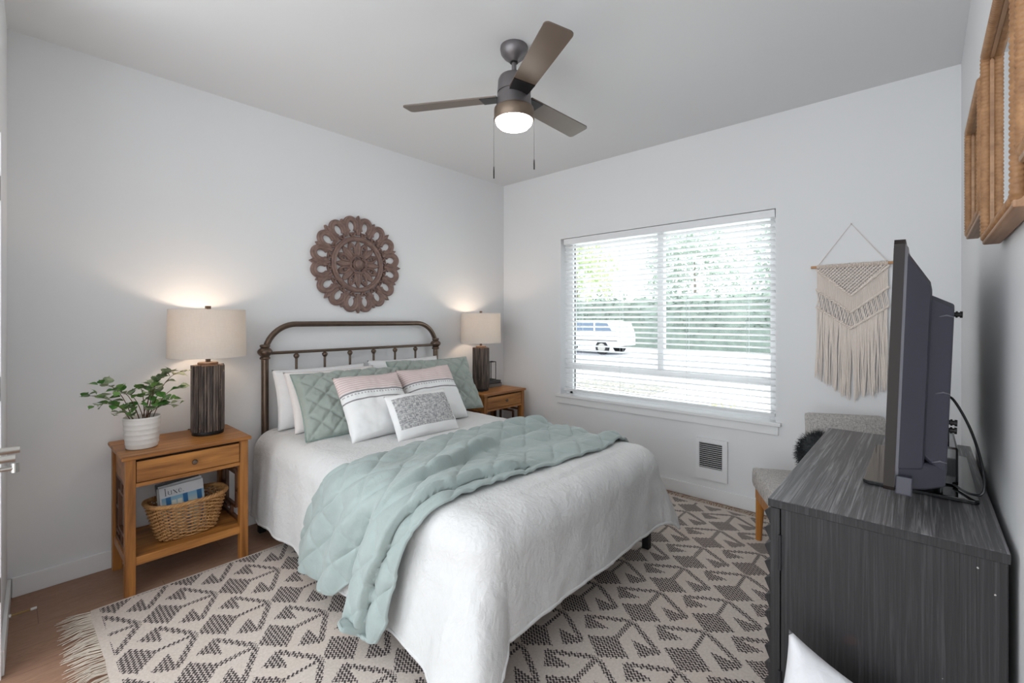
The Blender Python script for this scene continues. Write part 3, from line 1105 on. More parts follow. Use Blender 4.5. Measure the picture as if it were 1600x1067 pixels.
# ------------------------------------------------------------------ bedside tables
def nightstand():
    """local frame: origin on the floor under the middle of the table; front faces -y"""
    t = thing('bedside_table', 'honey wood bedside table left of the bed with basket on its lower shelf', 'bedside table', (0.660, 3.098, 0), 0.0, 'matching bedside tables')
    W, D, H = 0.546, 0.425, 0.70
    hw, hd = W / 2, D / 2
    def part(b, name, mat, p=t, bevel=0.002):
        return b.build(name, mat, p, rel=False, bevel=bevel)
    b = MB()
    b.box(-hw - 0.015, hw + 0.015, -hd - 0.014, hd + 0.004, H - 0.021, H)
    part(b, 'table_top', M['oak'], bevel=0.006)
    lw = 0.042
    for sx in (-1, 1):
        for sy in (-1, 1):
            x, y = sx * (hw - lw / 2), sy * (hd - lw / 2)
            part(MB().box(x - lw / 2, x + lw / 2, y - lw / 2, y + lw / 2, 0, H - 0.021), 'leg', M['oak_v'])
    x0, x1 = -hw + lw, hw - lw
    b = MB()
    b.box(x0, x1, -hd + 0.003, -hd + 0.021, H - 0.162, H - 0.142)
    part(b, 'apron', M['oak'])
    part(MB().box(x0, x1, hd - 0.02, hd - 0.004, H - 0.16, H - 0.021), 'back_apron', M['oak'])
    for sx in (-1, 1):
        xa = sx * (hw - lw / 2)
        part(MB().box(xa - 0.009, xa + 0.009, -hd + lw, hd - lw, H - 0.16, H - 0.021), 'side_apron', M['oak'])
    d = part(MB().box(x0 + 0.003, x1 - 0.003, -hd + 0.001, -hd + 0.019, H - 0.139, H - 0.035), 'drawer', M['oak'], bevel=0.003)
    part(MB().box(x0, x1, -hd + 0.020, -hd + 0.024, H - 0.144, H - 0.030), 'drawer_gap_shade', M['dark_line'], bevel=0)  # dark sheet standing in for the shade around the drawer
    k = MB()
    k.tube([(0.01, -hd + 0.001, H - 0.086), (0.01, -hd - 0.008, H - 0.086), (0.01, -hd - 0.010, H - 0.086), (0.01, -hd - 0.018, H - 0.086), (0.01, -hd - 0.024, H - 0.086), (0.01, -hd - 0.026, H - 0.086)],
           [0.006, 0.006, 0.011, 0.014, 0.011, 0.004], 16)
    k.build('knob', M['bronze'], d, rel=False, smooth=True)
    part(MB().box(-hw + 0.006, hw - 0.006, -hd + 0.006, hd - 0.006, 0.150, 0.192), 'shelf', M['oak'], bevel=0.003)
    # fretwork panels at both sides
    for sx in (-1, 1):
        xa = sx * (hw - lw / 2)
        b = MB()
        ya, yb, za, zb, r = -hd + lw, hd - lw, 0.192, H - 0.16, 0.0085
        def vbar(y, z0, z1): b.box(xa - 0.008, xa + 0.008, y - r, y + r, z0, z1)
        def hbar(z, y0, y1): b.box(xa - 0.008, xa + 0.008, y0, y1, z - r, z + r)
        e = 0.012
        vbar(ya + e, za, zb); vbar(yb - e, za, zb); hbar(zb - r, ya, yb); hbar(za + r, ya, yb)
        yi0, yi1, zi0, zi1 = ya + 0.085, yb - 0.085, za + 0.075, zb - 0.075
        vbar(yi0, zi0, zi1); vbar(yi1, zi0, zi1); hbar(zi0, yi0, yi1); hbar(zi1, yi0, yi1)
        ym, zm = (ya + yb) / 2, (za + zb) / 2
        vbar(ym, za, zi0); vbar(ym, zi1, zb); hbar(zm, ya, yi0); hbar(zm, yi1, yb)
        hbar(zi1 + 0.03, ya, yi0 + 0.03); hbar(zi0 - 0.03, yi1 - 0.03, yb)
        b.build('side_lattice', M['oak_dark'], t, rel=False)
    return t


ns1 = nightstand()
ns2 = copy_tree(ns1)
ns2.location = (3.118, 3.108, 0)
ns2['label'] = 'honey wood bedside table in the far corner right of the bed'


def lamp():
    t = thing('table_lamp', 'table lamp with beige drum shade beside the potted plant on the left bedside table', 'lamp', (0.795, 3.125, 0.70), 0.0, 'matching bedside lamps')
    # stem body of upright dark bamboo strips
    s = Sh('dark_bamboo', rough=0.42, spec=0.5)
    x, y, z = s.xyz()
    n = s.noise(1.0, 4, 0.6, s.vec(x * 70, y * 70, z * 5))
    knots = s.noise(1.0, 2, 0.5, s.vec(x * 60, y * 60, z * 34)).gt(0.735)
    c = s.mix(n.step(0.35, 0.7), lin(42, 33, 30), lin(116, 100, 90))
    s.set('color', s.mix(knots * 0.75, c, lin(170, 150, 128)))
    s.bump(n, 0.35, 0.003)
    b = MB()
    rng = random.Random(5)
    N = 34
    rx, ry = 0.076, 0.070
    for k in range(N):
        a = 2 * pi * (k + 0.5) / N
        w = rng.uniform(0.0068, 0.0082)
        dr = rng.uniform(-0.002, 0.002)
        cx, cy = (rx + dr) * cos(a), (ry + dr) * sin(a)
        b.tube([(cx, cy, 0.022 + rng.uniform(0, 0.002)), (cx, cy, 0.402 + rng.uniform(-0.004, 0.004))], w, 7)
    b.lathe([(0.07, 0.03), (0.07, 0.398)], seg=28, sy=ry / rx)
    b.build('lamp_body', s.mat, t, rel=False, smooth=True, angle=30)
    MB().lathe([(0.079, 0.0), (0.080, 0.004), (0.080, 0.018), (0.076, 0.024)], seg=40, sy=ry / rx).build('base_ring', M['black_metal'], t, rel=False, smooth=True)
    cap = plain('brown_lamp_cap', lin(108, 82, 62), 0.45)
    MB().lathe([(0.074, 0.400), (0.074, 0.404)], seg=36, sy=ry / rx).lathe([(0.052, 0.404), (0.052, 0.417), (0.048, 0.420)], seg=36, sy=ry / rx).build('body_cap', cap, t, rel=False, smooth=True)
    MB().box(-0.011, 0.011, -0.011, 0.011, 0.418, 0.47).build('neck', M['bronze'], t, rel=False)
    MB().cyl((0, 0, 0.47), (0, 0, 0.735), 0.004, seg=8).build('harp_rod', M['bronze'], t, rel=False)
    MB().box(-0.013, 0.013, -0.011, 0.011, 0.731, 0.749).build('finial', M['bronze'], t, rel=False)
    # linen drum shade
    s = Sh('linen_shade', rough=0.9)
    x, y, z = s.xyz()
    w1 = s.noise(1.0, 2, 0.6, s.vec(x * 40, y * 40, z * 420))
    w2 = s.noise(1.0, 2, 0.6, s.vec(x * 300, y * 300, z * 30))
    cc = s.mix(w1 * 0.5 + w2 * 0.5, lin(212, 203, 194), lin(236, 229, 221))
    s.set('color', cc)
    tl = s.N('ShaderNodeBsdfTranslucent'); s.link(cc, tl.inputs[0])
    mx = s.N('ShaderNodeMixShader'); mx.inputs[0].default_value = 0.27
    s.link(s.bsdf.outputs[0], mx.inputs[1]); s.link(tl.outputs[0], mx.inputs[2]); s.link(mx.outputs[0], s.out.inputs[0])
    b = MB()
    b.lathe([(0.192, 0.727), (0.194, 0.60), (0.197, 0.451), (0.1945, 0.451), (0.1915, 0.60), (0.1895, 0.727), (0.192, 0.727)], seg=64, caps=False, sy=0.97)
    sh = b.build('lamp_shade', s.mat, t, rel=False, smooth=True, angle=60)
    b = MB()
    for k in range(3):
        a = 2 * pi * k / 3 + 0.3
        b.cyl((0, 0, 0.722), (0.191 * cos(a), 0.191 * sin(a) * 0.97, 0.722), 0.0018, seg=6)
    b.build('shade_spider', M['bronze'], sh, rel=False)
    glow = Sh('warm_bulb', emit=(1.0, 0.8, 0.6, 1), estr=6.0)
    MB().lathe([(0.002, 0.545), (0.022, 0.552), (0.030, 0.575), (0.026, 0.60), (0.014, 0.625), (0.013, 0.645)], (0.03, 0, 0), 20).build('light_bulb', glow.mat, t, rel=False, smooth=True)
    point_light('lamp_glow', t, (0.0, 0.0, 0.63), LAMP_W, (1.0, 0.80, 0.62), 0.035)
    return t


LAMP_W = 2.6
lamp1 = lamp()
c = MB()
c.tube([(0.755, 3.20, 0.706), (0.74, 3.30, 0.706), (0.735, 3.3185, 0.69), (0.735, 3.32, 0.5), (0.72, 3.32, 0.3), (0.70, 3.32, 0.12)], 0.003, 6)
lamp2 = copy_tree(lamp1)
lamp2.location = (3.012, 3.112, 0.70)
lamp2.rotation_euler = (0, 0, 0.9)
lamp2['label'] = 'table lamp with beige drum shade on the far bedside table in the corner'
c.build('power_cord', M['black_plastic'], lamp1, smooth=True)
c = MB()
c.tube(smooth_path([(2.975, 3.03, 0.7045), (2.93, 3.01, 0.705), (2.89, 3.03, 0.711), (2.865, 3.10, 0.706), (2.85, 3.25, 0.706), (2.85, 3.318, 0.704)]), 0.003, 6)
o = c.build('power_cord', M['black_plastic'], None, smooth=True)
o.parent = lamp2
o.matrix_parent_inverse = (Matrix.Translation(lamp2.location) @ Matrix.Rotation(0.9, 4, 'Z')).inverted()


# ------------------------------------------------------------------ plant
def plant():
    cx, cy, z0 = 0.478, 3.045, 0.70
    t = thing('potted_plant', 'leafy green ivy plant in a white ribbed pot on the left bedside table', 'plant', (cx, cy, z0))
    s = Sh('white_ceramic', rough=0.45)
    s.set('color', s.mix(s.noise(14, 3), lin(206, 200, 194), lin(228, 224, 220)))
    prof = [(0.060, 0.0), (0.066, 0.003)]
    for i in range(40):
        u = i / 39
        z = 0.005 + u * 0.150
        r = lerp(0.067, 0.0785, u ** 0.8) + 0.0022 * (abs(((z / 0.026) % 1) - 0.5) * 2) ** 3
        prof.append((r, z))
    prof += [(0.0795, 0.160), (0.077, 0.163), (0.074, 0.160), (0.072, 0.14), (0.0705, 0.138)]
    MB().lathe(prof, (cx, cy, z0), 48).build('pot', s.mat, t, smooth=True, angle=60)
    MB().lathe([(0.0, 0.141), (0.04, 0.143), (0.071, 0.139)], (cx, cy, z0), 24).build('soil', plain('potting_soil', lin(52, 40, 32), 0.95), t)
    s = Sh('ivy_leaf', rough=0.45)
    n = s.noise(18, 3, 0.6)
    s.set('color', s.mix(n.step(0.3, 0.7), lin(58, 112, 44), lin(124, 162, 88)))
    green = s.mat
    s = Sh('variegated_leaf', rough=0.5)
    s.set('color', s.mix(s.noise(22, 3, 0.6).step(0.3, 0.7), lin(86, 110, 72), lin(160, 168, 136)))
    pale = s.mat
    stemm = plain('ivy_stem', lin(92, 66, 46), 0.7)
    rng = random.Random(21)
    zr = z0 + 0.145
    ends = [(-0.235, -0.02, 0.150), (-0.165, 0.02, 0.195), (-0.19, -0.03, 0.105), (-0.12, -0.04, 0.165), (-0.07, 0.04, 0.135), (0.0, 0.03, 0.155), (0.045, -0.03, 0.175),
            (0.095, 0.0, 0.21), (0.14, 0.02, 0.235), (0.19, 0.0, 0.235), (0.165, -0.03, 0.15), (0.12, -0.05, 0.095), (0.155, -0.02, 0.055), (-0.12, -0.06, 0.045), (-0.06, -0.06, 0.05), (0.03, -0.06, 0.06), (0.07, 0.05, 0.12)]
    leaves = []
    for (ex, ey, ez) in ends:
        sx, sy = ex * 0.12 + rng.uniform(-0.02, 0.02), ey * 0.2 + rng.uniform(-0.02, 0.02)
        p0 = Vector((cx + sx, cy + sy, zr - 0.008))
        p2 = Vector((cx + ex, cy + ey, zr + ez))
        p1 = Vector(((p0.x * 0.6 + p2.x * 0.4), (p0.y * 0.5 + p2.y * 0.5), p2.z + 0.02 * (1 if ez > 0.08 else 2)))
        pts = []
        for k in range(9):
            u = k / 8
            pts.append(p0 * (1 - u) ** 2 + p1 * 2 * u * (1 - u) + p2 * u * u)
        MB().tube(pts, [0.0022 - 0.0012 * k / 8 for k in range(9)], 6).build('stem', stemm, t, smooth=True)
        n = 4 + int(hypot(ex, ez) / 0.05)
        for k in range(n):
            u = lerp(0.30, 1.0, k / (n - 1))
            p = p0 * (1 - u) ** 2 + p1 * 2 * u * (1 - u) + p2 * u * u
            d = Vector((rng.gauss(0, 1), rng.gauss(-0.5, 0.8), rng.gauss(0.15, 0.6)))
            d = d.normalized() + (p2 - p0).normalized() * 0.7
            leaves.append((p, d.normalized(), rng.uniform(0.036, 0.056) * (0.8 if u > 0.9 else 1), rng.random() < 0.38 or ez > 0.2))
    for ismat, mat, nm in ((False, green, 'leaves'), (True, pale, 'pale_leaves')):
        b = MB()
        for p, d, L, v in leaves:
            if v != ismat:
                continue
            d = d.copy()
            side = d.cross(Vector((0, 0, 1)))
            if side.length < 0.1:
                side = Vector((1, 0, 0))
            side.normalize()
            side = Matrix.Rotation(rng.uniform(-0.7, 0.7), 3, d) @ side
            nrm = side.cross(d).normalized()
            st = p + d * 0.008
            w = L * 0.46
            rows = []
            for i in range(6):
                u = i / 5
                ww = w * (sin(pi * min(1, u * 1.15 + 0.06)) ** 0.8 if u < 0.85 else (1 - u) * 2.2) if u < 1 else 0.0005
                c = st + d * L * u - nrm * (0.25 * L * u * u)
                rows.append([b.bm.verts.new(c - side * ww + nrm * ww * 0.25), b.bm.verts.new(c), b.bm.verts.new(c + side * ww + nrm * ww * 0.25)])
            for q, r in zip(rows, rows[1:]):
                b.quad([q[0], q[1], r[1], r[0]]); b.quad([q[1], q[2], r[2], r[1]])
        b.build(nm, mat, t, smooth=True, angle=180)['kind'] = 'stuff'


plant()


# ------------------------------------------------------------------ basket with magazines
def basket():
    cx, cy, z0 = 0.672, 3.035, 0.1925
    RZ = radians(3)
    s = Sh('wicker', rough=0.6)
    n = s.noise(30, 3, 0.6)
    s.set('color', s.mix(n, lin(126, 76, 36), lin(216, 168, 108)))
    t = thing('wicker_basket', 'oval wicker basket of magazines on the lower shelf of the left bedside table', 'basket', (cx, cy, z0))
    R = Matrix.Rotation(RZ, 3, 'Z')
    H = 0.192
    rng = random.Random(4)

    def oval(a, k, z, push=0.0):
        rx = lerp(0.127, 0.180, k) + push
        ry = lerp(0.075, 0.112, k) + push
        e = 0.72
        x = rx * (abs(cos(a)) ** e) * (1 if cos(a) >= 0 else -1)
        y = ry * (abs(sin(a)) ** e) * (1 if sin(a) >= 0 else -1)
        q = R @ Vector((x, y, 0))
        dip = 0.007 * sin(a) ** 2 * k
        return Vector((cx + q.x, cy + q.y, z0 + z - dip))
    b = MB()
    rows, stakes, n = 20, 30, 240
    for r in range(rows):
        k = (r + 0.5) / rows
        z = 0.006 + k * H
        ph = pi * (r % 2)
        pts = [oval(2 * pi * i / n, k ** 0.85, z + rng.gauss(0, 0.0006), 0.0070 * sin(2 * pi * i / n * stakes / 2 + ph)) for i in range(n)]
        b.tube(pts, 0.0038, 6, closed=True)
    b.build('woven_wall', s.mat, t, smooth=True, angle=180)
    b = MB()
    for i in range(stakes):
        a = 2 * pi * (i + 0.5) / stakes
        b.tube([oval(a, (j / 6) ** 0.85, 0.004 + H * j / 6) for j in range(7)], 0.0028, 6)
    b.build('stakes', s.mat, t, smooth=True)
    b = MB()
    for ph in range(3):
        pts = []
        for i in range(180):
            a = 2 * pi * i / 180
            w = a * 22 + ph * 2 * pi / 3
            p = oval(a, 1.0, H + 0.010 + 0.006 * sin(w), 0.004 + 0.006 * cos(w))
            pts.append(p)
        b.tube(pts, 0.0062, 6, closed=True)
    b.build('braided_rim', s.mat, t, smooth=True, angle=180)
    b = MB()
    b.lathe([(0.0, 0.004), (0.112, 0.005), (0.112, 0.0)], (cx, cy, z0), 32, sy=0.65)
    b.build('basket_floor', s.mat, t)

    # magazines standing in it, leaning back; local x across, y up the page, z towards the reader
    def mag(x, y, zb, lean, yaw, w, h, th, mats, label, roll=0.0):
        bm = MB()
        bm.box(-w / 2, w / 2, 0, h, -th, 0)
        o = bm.build('magazine', mats[0], rel=False, bevel=0.0008)
        o.matrix_world = Matrix.Translation((x, y, zb)) @ Matrix.Rotation(yaw, 4, 'Z') @ Matrix.Rotation(pi / 2 - lean, 4, 'X') @ Matrix.Rotation(roll, 4, 'Z')
        tag(o, label, 'magazine', 'magazines in the wicker basket')
        return o
    pw = plain('magazine_white', lin(214, 214, 218), 0.4, var=0.02)
    pg = plain('magazine_grey', lin(172, 170, 168), 0.45)
    pk = plain('magazine_dark', lin(70, 66, 68), 0.4)
    yaw = radians(4)
    h = 0.262
    o = mag(0.662, 2.998, 0.205, radians(13), yaw, 0.205, h, 0.006, [pw], 'frontmost magazine in the wicker basket, white cover with blue shutter photo', radians(1.5))
    # cover picture: pale house wall with blue shutters
    s = Sh('cover_picture', rough=0.35)
    x, y, z = s.xyz()
    u, v = x / 0.205 + 0.5, y / h
    shut = (u - 0.18).abs().lt(0.055).max((u - 0.56).abs().lt(0.055)).max((u - 0.885).abs().lt(0.058))
    slat = ((v / 0.012).frac()).lt(0.3)
    base = s.mix(v.step(0.55, 0.8), lin(206, 214, 204), lin(128, 178, 206))
    win = ((u - 0.30).abs().lt(0.05)).max((u - 0.43).abs().lt(0.05)) * v.lt(0.71)
    base = s.mix(win, base, lin(224, 224, 212))
    blue = s.mix(slat * 0.5, lin(34, 102, 158), lin(70, 138, 188))
    s.set('color', s.mix(shut, base, blue))
    MB().box(-0.0955, 0.101, 0.012, h * 0.79, 0.0002, 0.0007).build('cover_picture', s.mat, o, rel=False)
    # masthead letters, thin and thick strokes
    ink = plain('masthead_ink', lin(52, 54, 66), 0.5)
    b = MB()
    def st(x0, y0, x1, y1, w):
        d = Vector((x1 - x0, y1 - y0, 0)); L = d.length; d.normalize(); nn = Vector((-d.y, d.x, 0)) * w / 2
        a, c = Vector((x0, y0, 0)), Vector((x1, y1, 0))
        poly = [a - nn, c - nn, c + nn, a + nn]
        b.prism([(p.x, p.y) for p in poly], 0.0003, 0.0009)
    y0, xh, k = h * 0.835, 0.021, -0.076
    st(k, y0 - 0.002, k, y0 + 0.036, 0.0032); st(k - 0.004, y0 + 0.036, k + 0.001, y0 + 0.036, 0.0012); st(k - 0.004, y0 - 0.002, k + 0.005, y0 - 0.002, 0.0012)
    k += 0.013
    st(k, y0 + 0.004, k, y0 + xh, 0.0030); st(k + 0.014, y0, k + 0.014, y0 + xh, 0.0026); st(k, y0 + 0.005, k + 0.004, y0, 0.0018); st(k + 0.004, y0, k + 0.010, y0, 0.0012); st(k + 0.010, y0, k + 0.014, y0 + 0.005, 0.0012)
    k += 0.023
    st(k, y0 + xh, k + 0.016, y0, 0.0036); st(k, y0, k + 0.016, y0 + xh, 0.0010); st(k - 0.002, y0 + xh, k + 0.004, y0 + xh, 0.0010); st(k + 0.012, y0, k + 0.018, y0, 0.0010)
    k += 0.024
    pts = [(cos(a) * 0.0068, sin(a) * xh / 2) for a in [0.1 + i * 0.56 for i in range(11)]]
    for (xa, ya), (xb, yb) in zip(pts, pts[1:]):
        st(k + 0.007 + xa, y0 + xh / 2 + ya, k + 0.007 + xb, y0 + xh / 2 + yb, 0.0028 if xa < -0.002 else 0.0014)
    st(k + 0.001, y0 + xh / 2 + 0.001, k + 0.0135, y0 + xh / 2 + 0.001, 0.0010)
    k += 0.021
    st(k - 0.001, y0 + 0.0015, k + 0.002, y0 + 0.0015, 0.003)
    b.build('masthead_lettering', ink, o, rel=False)
    mag(0.652, 3.010, 0.205, radians(12), yaw, 0.212, 0.258, 0.006, [pg], 'grey white magazine directly behind the blue shutter magazine, its left edge showing', radians(0.5))
    mag(0.668, 3.022, 0.205, radians(12), yaw, 0.205, 0.270, 0.005, [pw], 'thin white magazine second from the back of the wicker basket', radians(3))
    mag(0.664, 3.036, 0.205, radians(12), yaw, 0.205, 0.283, 0.006, [pk], 'dark edged magazine at the very back of the wicker basket', radians(4))


basket()


# ------------------------------------------------------------------ books and wire stand on the far table
def books():
    cg = plain('grey_book_cloth', lin(118, 114, 112), 0.7)
    cd = plain('dark_grey_book_cloth', lin(84, 82, 84), 0.7)
    for i, (z, w, d, h, m, lab) in enumerate(((0.7005, 0.20, 0.155, 0.036, cg, 'thick grey book, lower of two stacked behind the far lamp'),
                                              (0.7370, 0.185, 0.145, 0.026, cd, 'dark grey book, upper of two stacked behind the far lamp'))):
        x, y = 3.235, 3.222
        o = MB().box(x - w / 2, x + w / 2, y - d / 2, y + d / 2, z, z + 0.003).box(x - w / 2, x + w / 2, y - d / 2, y + d / 2, z + h - 0.003, z + h).box(
            x - w / 2, x + w / 2, y - d / 2, y - d / 2 + 0.003, z, z + h).build('book', m, origin=(x, y, z))
        MB().box(x - w / 2 + 0.003, x + w / 2 - 0.004, y - d / 2 + 0.003, y + d / 2 - 0.004, z + 0.003, z + h - 0.003).build('pages', M['paper'], o)
        tag(o, lab, 'book', 'books on the far bedside table')
    b = MB()
    x0, x1, y0, y1, za, zb = 3.165, 3.295, 3.19, 3.255, 0.7645, 0.945
    r = 0.0036
    for x in (x0, x1):
        for y in (y0, y1):
            b.cyl((x, y, za), (x, y, zb), r, seg=8)
    for z in (za + r, zb):
        b.tube([(x0, y0, z), (x1, y0, z), (x1, y1, z), (x0, y1, z)], r, 6, closed=True)
    xm = x0 + 0.045
    b.cyl((xm, y0, za), (xm, y0, zb), r, seg=8)
    o = b.build('wire_stand', M['black_metal'], origin=((x0 + x1) / 2, (y0 + y1) / 2, za))
    tag(o, 'open black wire stand on the stacked books behind the far lamp', 'ornament')


books()


# ------------------------------------------------------------------ carved medallion
def medallion():
    cx, cz, R0 = 1.865, 1.803, 0.385
    s = Sh('carved_brown_wood', rough=0.6)
    n = s.noise(26, 4, 0.6)
    s.set('color', s.mix(n, lin(88, 66, 60), lin(158, 130, 120)))
    s.bump(s.noise(60, 3), 0.3, 0.004)
    m = s.mat
    yb, yf = 3.334, 3.305
    t = thing('wall_medallion', 'round carved brown wooden wall medallion above the headboard', 'wall art', (cx, 3.334, cz))

    def ribbon(b, pts, w, y0=yb, y1=yf):
        """carved band: flat back, rounded front, following pts (r-plane x,z in units of R0)"""
        P = [Vector((p[0] * R0, p[1] * R0)) for p in pts]
        W = w if isinstance(w, list) else [w] * len(P)
        rings = []
        for i, p in enumerate(P):
            t_ = (P[min(i + 1, len(P) - 1)] - P[max(i - 1, 0)]).normalized()
            nn = Vector((-t_.y, t_.x))
            ww = W[i] * R0
            sec = [(-1, y0), (-1, lerp(y0, y1, 0.6)), (-0.6, lerp(y0, y1, 0.95)), (-0.25, lerp(y0, y1, 0.8)), (0.25, lerp(y0, y1, 0.8)), (0.6, lerp(y0, y1, 0.95)), (1, lerp(y0, y1, 0.6)), (1, y0)]
            rings.append([b.bm.verts.new((cx + p.x + nn.x * q * ww, y, cz + p.y + nn.y * q * ww)) for q, y in sec])
        for a, c in zip(rings, rings[1:]):
            for k in range(len(a)):
                b.quad([a[k], a[(k + 1) % len(a)], c[(k + 1) % len(a)], c[k]])
        b.quad(rings[0]); b.quad(list(reversed(rings[-1])))

    def leaf(b, ang, r0, r1, w, y1=yf):
        n_ = 8
        pts = [(cos(ang) * lerp(r0, r1, i / n_), sin(ang) * lerp(r0, r1, i / n_)) for i in range(n_ + 1)]
        ww = [w * max(0.06, (0.45 + 0.55 * sin(pi * min(1, (i / n_) * 0.95) ** 1.5)) * (1 - (i / n_) ** 5)) for i in range(n_ + 1)]
        ribbon(b, pts, ww, y1=y1)

    def ringb(b, r, w, y1=yf):
        ribbon(b, [(r * cos(2 * pi * k / 72), r * sin(2 * pi * k / 72)) for k in range(73)], w, y1=y1)
    b = MB()
    ringb(b, 0.525, 0.050, yf - 0.004)
    b.build('carved_ring', m, t)
    b = MB()
    for k in range(16):
        a0 = 2 * pi * (k + 0.5) / 16
        big = 1.0
        pts = []
        # horseshoe scroll that opens towards the ring, its ends curling in
        ca, sa = cos(a0), sin(a0)
        for i in range(25):
            q = lerp(-1.28 * pi / 2 * 1.25, 1.28 * pi / 2 * 1.25, i / 24)
            u, v = 0.79 + 0.145 * cos(q), 0.118 * sin(q)
            pts.append((ca * u - sa * v, sa * u + ca * v))
        ribbon(b, pts, [0.044 + 0.012 * cos(lerp(-pi / 2, pi / 2, i / 24)) for i in range(25)])
        a1 = 2 * pi * k / 16
        leaf(b, a1, 0.60, 1.0 if k % 2 == 0 else 0.955, 0.085, yf + 0.002)
        for sg in (-1, 1):
            aa = a0 + sg * 0.10
            ribbon(b, [(0.56 * cos(a0), 0.56 * sin(a0)), (0.62 * cos(a0 + sg * 0.06), 0.62 * sin(a0 + sg * 0.06)), (0.67 * cos(a0 + sg * 0.15), 0.67 * sin(a0 + sg * 0.15)), (0.70 * cos(a0 + sg * 0.19), 0.70 * sin(a0 + sg * 0.19))], 0.022, y1=yf + 0.006)
    ringb(b, 0.645, 0.016, yf + 0.008)
    b.build('scroll_border', m, t)
    b = MB()
    for k in range(8):
        a = 2 * pi * k / 8
        leaf(b, a, 0.13, 0.49, 0.070, yf + 0.002)
        a2 = a + pi / 8
        for sg in (-1, 1):
            pts = []
            for i in range(11):
                u = i / 10
                r = lerp(0.17, 0.46, u)
                q = a2 + sg * 0.17 * sin(pi * u)
                pts.append((r * cos(q), r * sin(q)))
            ribbon(b, pts, 0.026, y1=yf + 0.006)
        leaf(b, a2, 0.36, 0.49, 0.040, yf + 0.006)
    ringb(b, 0.175, 0.026, yf)
    ringb(b, 0.315, 0.014, yf + 0.010)
    b.lathe([(0.001, 0)], (0, 0, 0), 3) if False else None
    for r, yy in ((0.09, yf), ):
        ringb(b, 0.085, 0.036, yf - 0.002)
    b.build('rosette', m, t)
    b = MB()
    b.tube([(cx, yb - 0.004, cz), (cx, yf, cz), (cx, yf - 0.008, cz), (cx, yf - 0.012, cz)], [0.036, 0.032, 0.022, 0.006], 16)
    b.build('centre_boss', m, t, smooth=True)


medallion()


# ------------------------------------------------------------------ ceiling fan
def fan():
    cx, cy = 1.78, 1.59
    t = thing('ceiling_fan', 'dark three blade ceiling fan with lit round lamp at the room centre', 'ceiling fan', (cx, cy, ZC))
    m = M['fan_metal']
    c = (cx, cy, 0)
    MB().lathe([(0.071, ZC), (0.073, ZC - 0.012), (0.068, ZC - 0.035), (0.052, ZC - 0.056), (0.031, ZC - 0.072), (0.026, ZC - 0.078), (0.022, ZC - 0.080)], c, 40).build('canopy', m, t, smooth=True)
    MB().lathe([(0.021, ZC - 0.084), (0.020, ZC - 0.075)], c, 20).build('ball_joint', M['black_metal'], t, smooth=True)
    MB().cyl((cx, cy, 2.62), (cx, cy, 2.725), 0.0125, seg=16).build('downrod', m, t, smooth=True)
    MB().lathe([(0.013, 2.652), (0.05, 2.648), (0.074, 2.636), (0.083, 2.618), (0.086, 2.575), (0.0875, 2.553)], c, 48).build('motor_housing', m, t, smooth=True, angle=60)
    MB().lathe([(0.082, 2.553), (0.082, 2.545)], c, 48, caps=False).lathe([(0.0875, 2.545), (0.091, 2.50), (0.094, 2.478), (0.094, 2.474)], c, 48).build('rotor_housing', m, t, smooth=True, angle=60)
    lr = MB().lathe([(0.098, 2.474), (0.103, 2.470), (0.1045, 2.462), (0.1045, 2.412), (0.100, 2.408), (0.096, 2.410)], c, 48).build('light_ring', plain('glow_tinted_nickel', lin(124, 108, 94), 0.4, 0.6, var=0.04), t, smooth=True, angle=50)  # warm tone puts the lens glow into the ring's colour
    g = Sh('lit_fan_lens', emit=(1.0, 0.93, 0.84, 1), estr=FAN_E, rough=0.4)
    MB().lathe([(0.0965, 2.418), (0.0965, 2.408), (0.092, 2.392), (0.078, 2.377), (0.055, 2.367), (0.028, 2.3625), (0.0005, 2.3615)], c, 48).build('lamp_lens', g.mat, t, smooth=True, angle=180)
    s = Sh('dark_walnut_blade', rough=0.38, spec=0.5)
    x, y, z = s.xyz()
    n = s.noise(3.0, 3, 0.5)
    s.set('color', s.mix(n, lin(88, 74, 64), lin(114, 98, 86)))
    for k, deg in enumerate((119.5, -0.5, -120.5)):
        R = Matrix.Translation((cx, cy, 2.532)) @ Matrix.Rotation(radians(deg), 4, 'Z') @ Matrix.Rotation(radians(-11), 4, 'X')
        poly = []
        r0, r1, w0, w1, rc = 0.085, 0.605, 0.054, 0.066, 0.022
        poly += [(r0, -w0), (r1 - rc, -w1)]
        poly += [(r1 - rc + rc * sin(a), -w1 + rc - rc * cos(a)) for a in (0.4, 0.8, 1.2, pi / 2)]
        poly += [(r1 - rc + rc * cos(a), w1 - rc + rc * sin(a)) for a in (0.0, 0.4, 0.8, 1.2)]
        poly += [(r1 - rc, w1), (r0, w0)]
        bl = MB().prism(poly, -0.0035, 0.0035, R).build('blade', s.mat, t)
        MB().prism([(0.07, -0.048), (0.175, -0.0555), (0.175, 0.0555), (0.07, 0.048)], -0.0075, -0.0036, R).build('blade_bracket', M['black_metal'], bl)
    for (x, y, zb, L) in ((1.705, 1.658, 2.103, 0.062), (1.837, 1.512, 2.150, 0.052)):
        v = Vector((x - cx, y - cy)).normalized()
        xa, ya = cx + v.x * 0.1055, cy + v.y * 0.1055
        ch = MB().cyl((xa, ya, zb + L), (xa, ya, 2.42), 0.0009, seg=6).build('pull_chain', M['black_metal'], t)
        MB().lathe([(0.001, 0), (0.0034, 0.002), (0.0036, L * 0.6), (0.0024, L), (0.001, L + 0.002)], (xa, ya, zb), 10).build('fob', M['black_metal'], ch, smooth=True)


FAN_E = 14.0
fan()


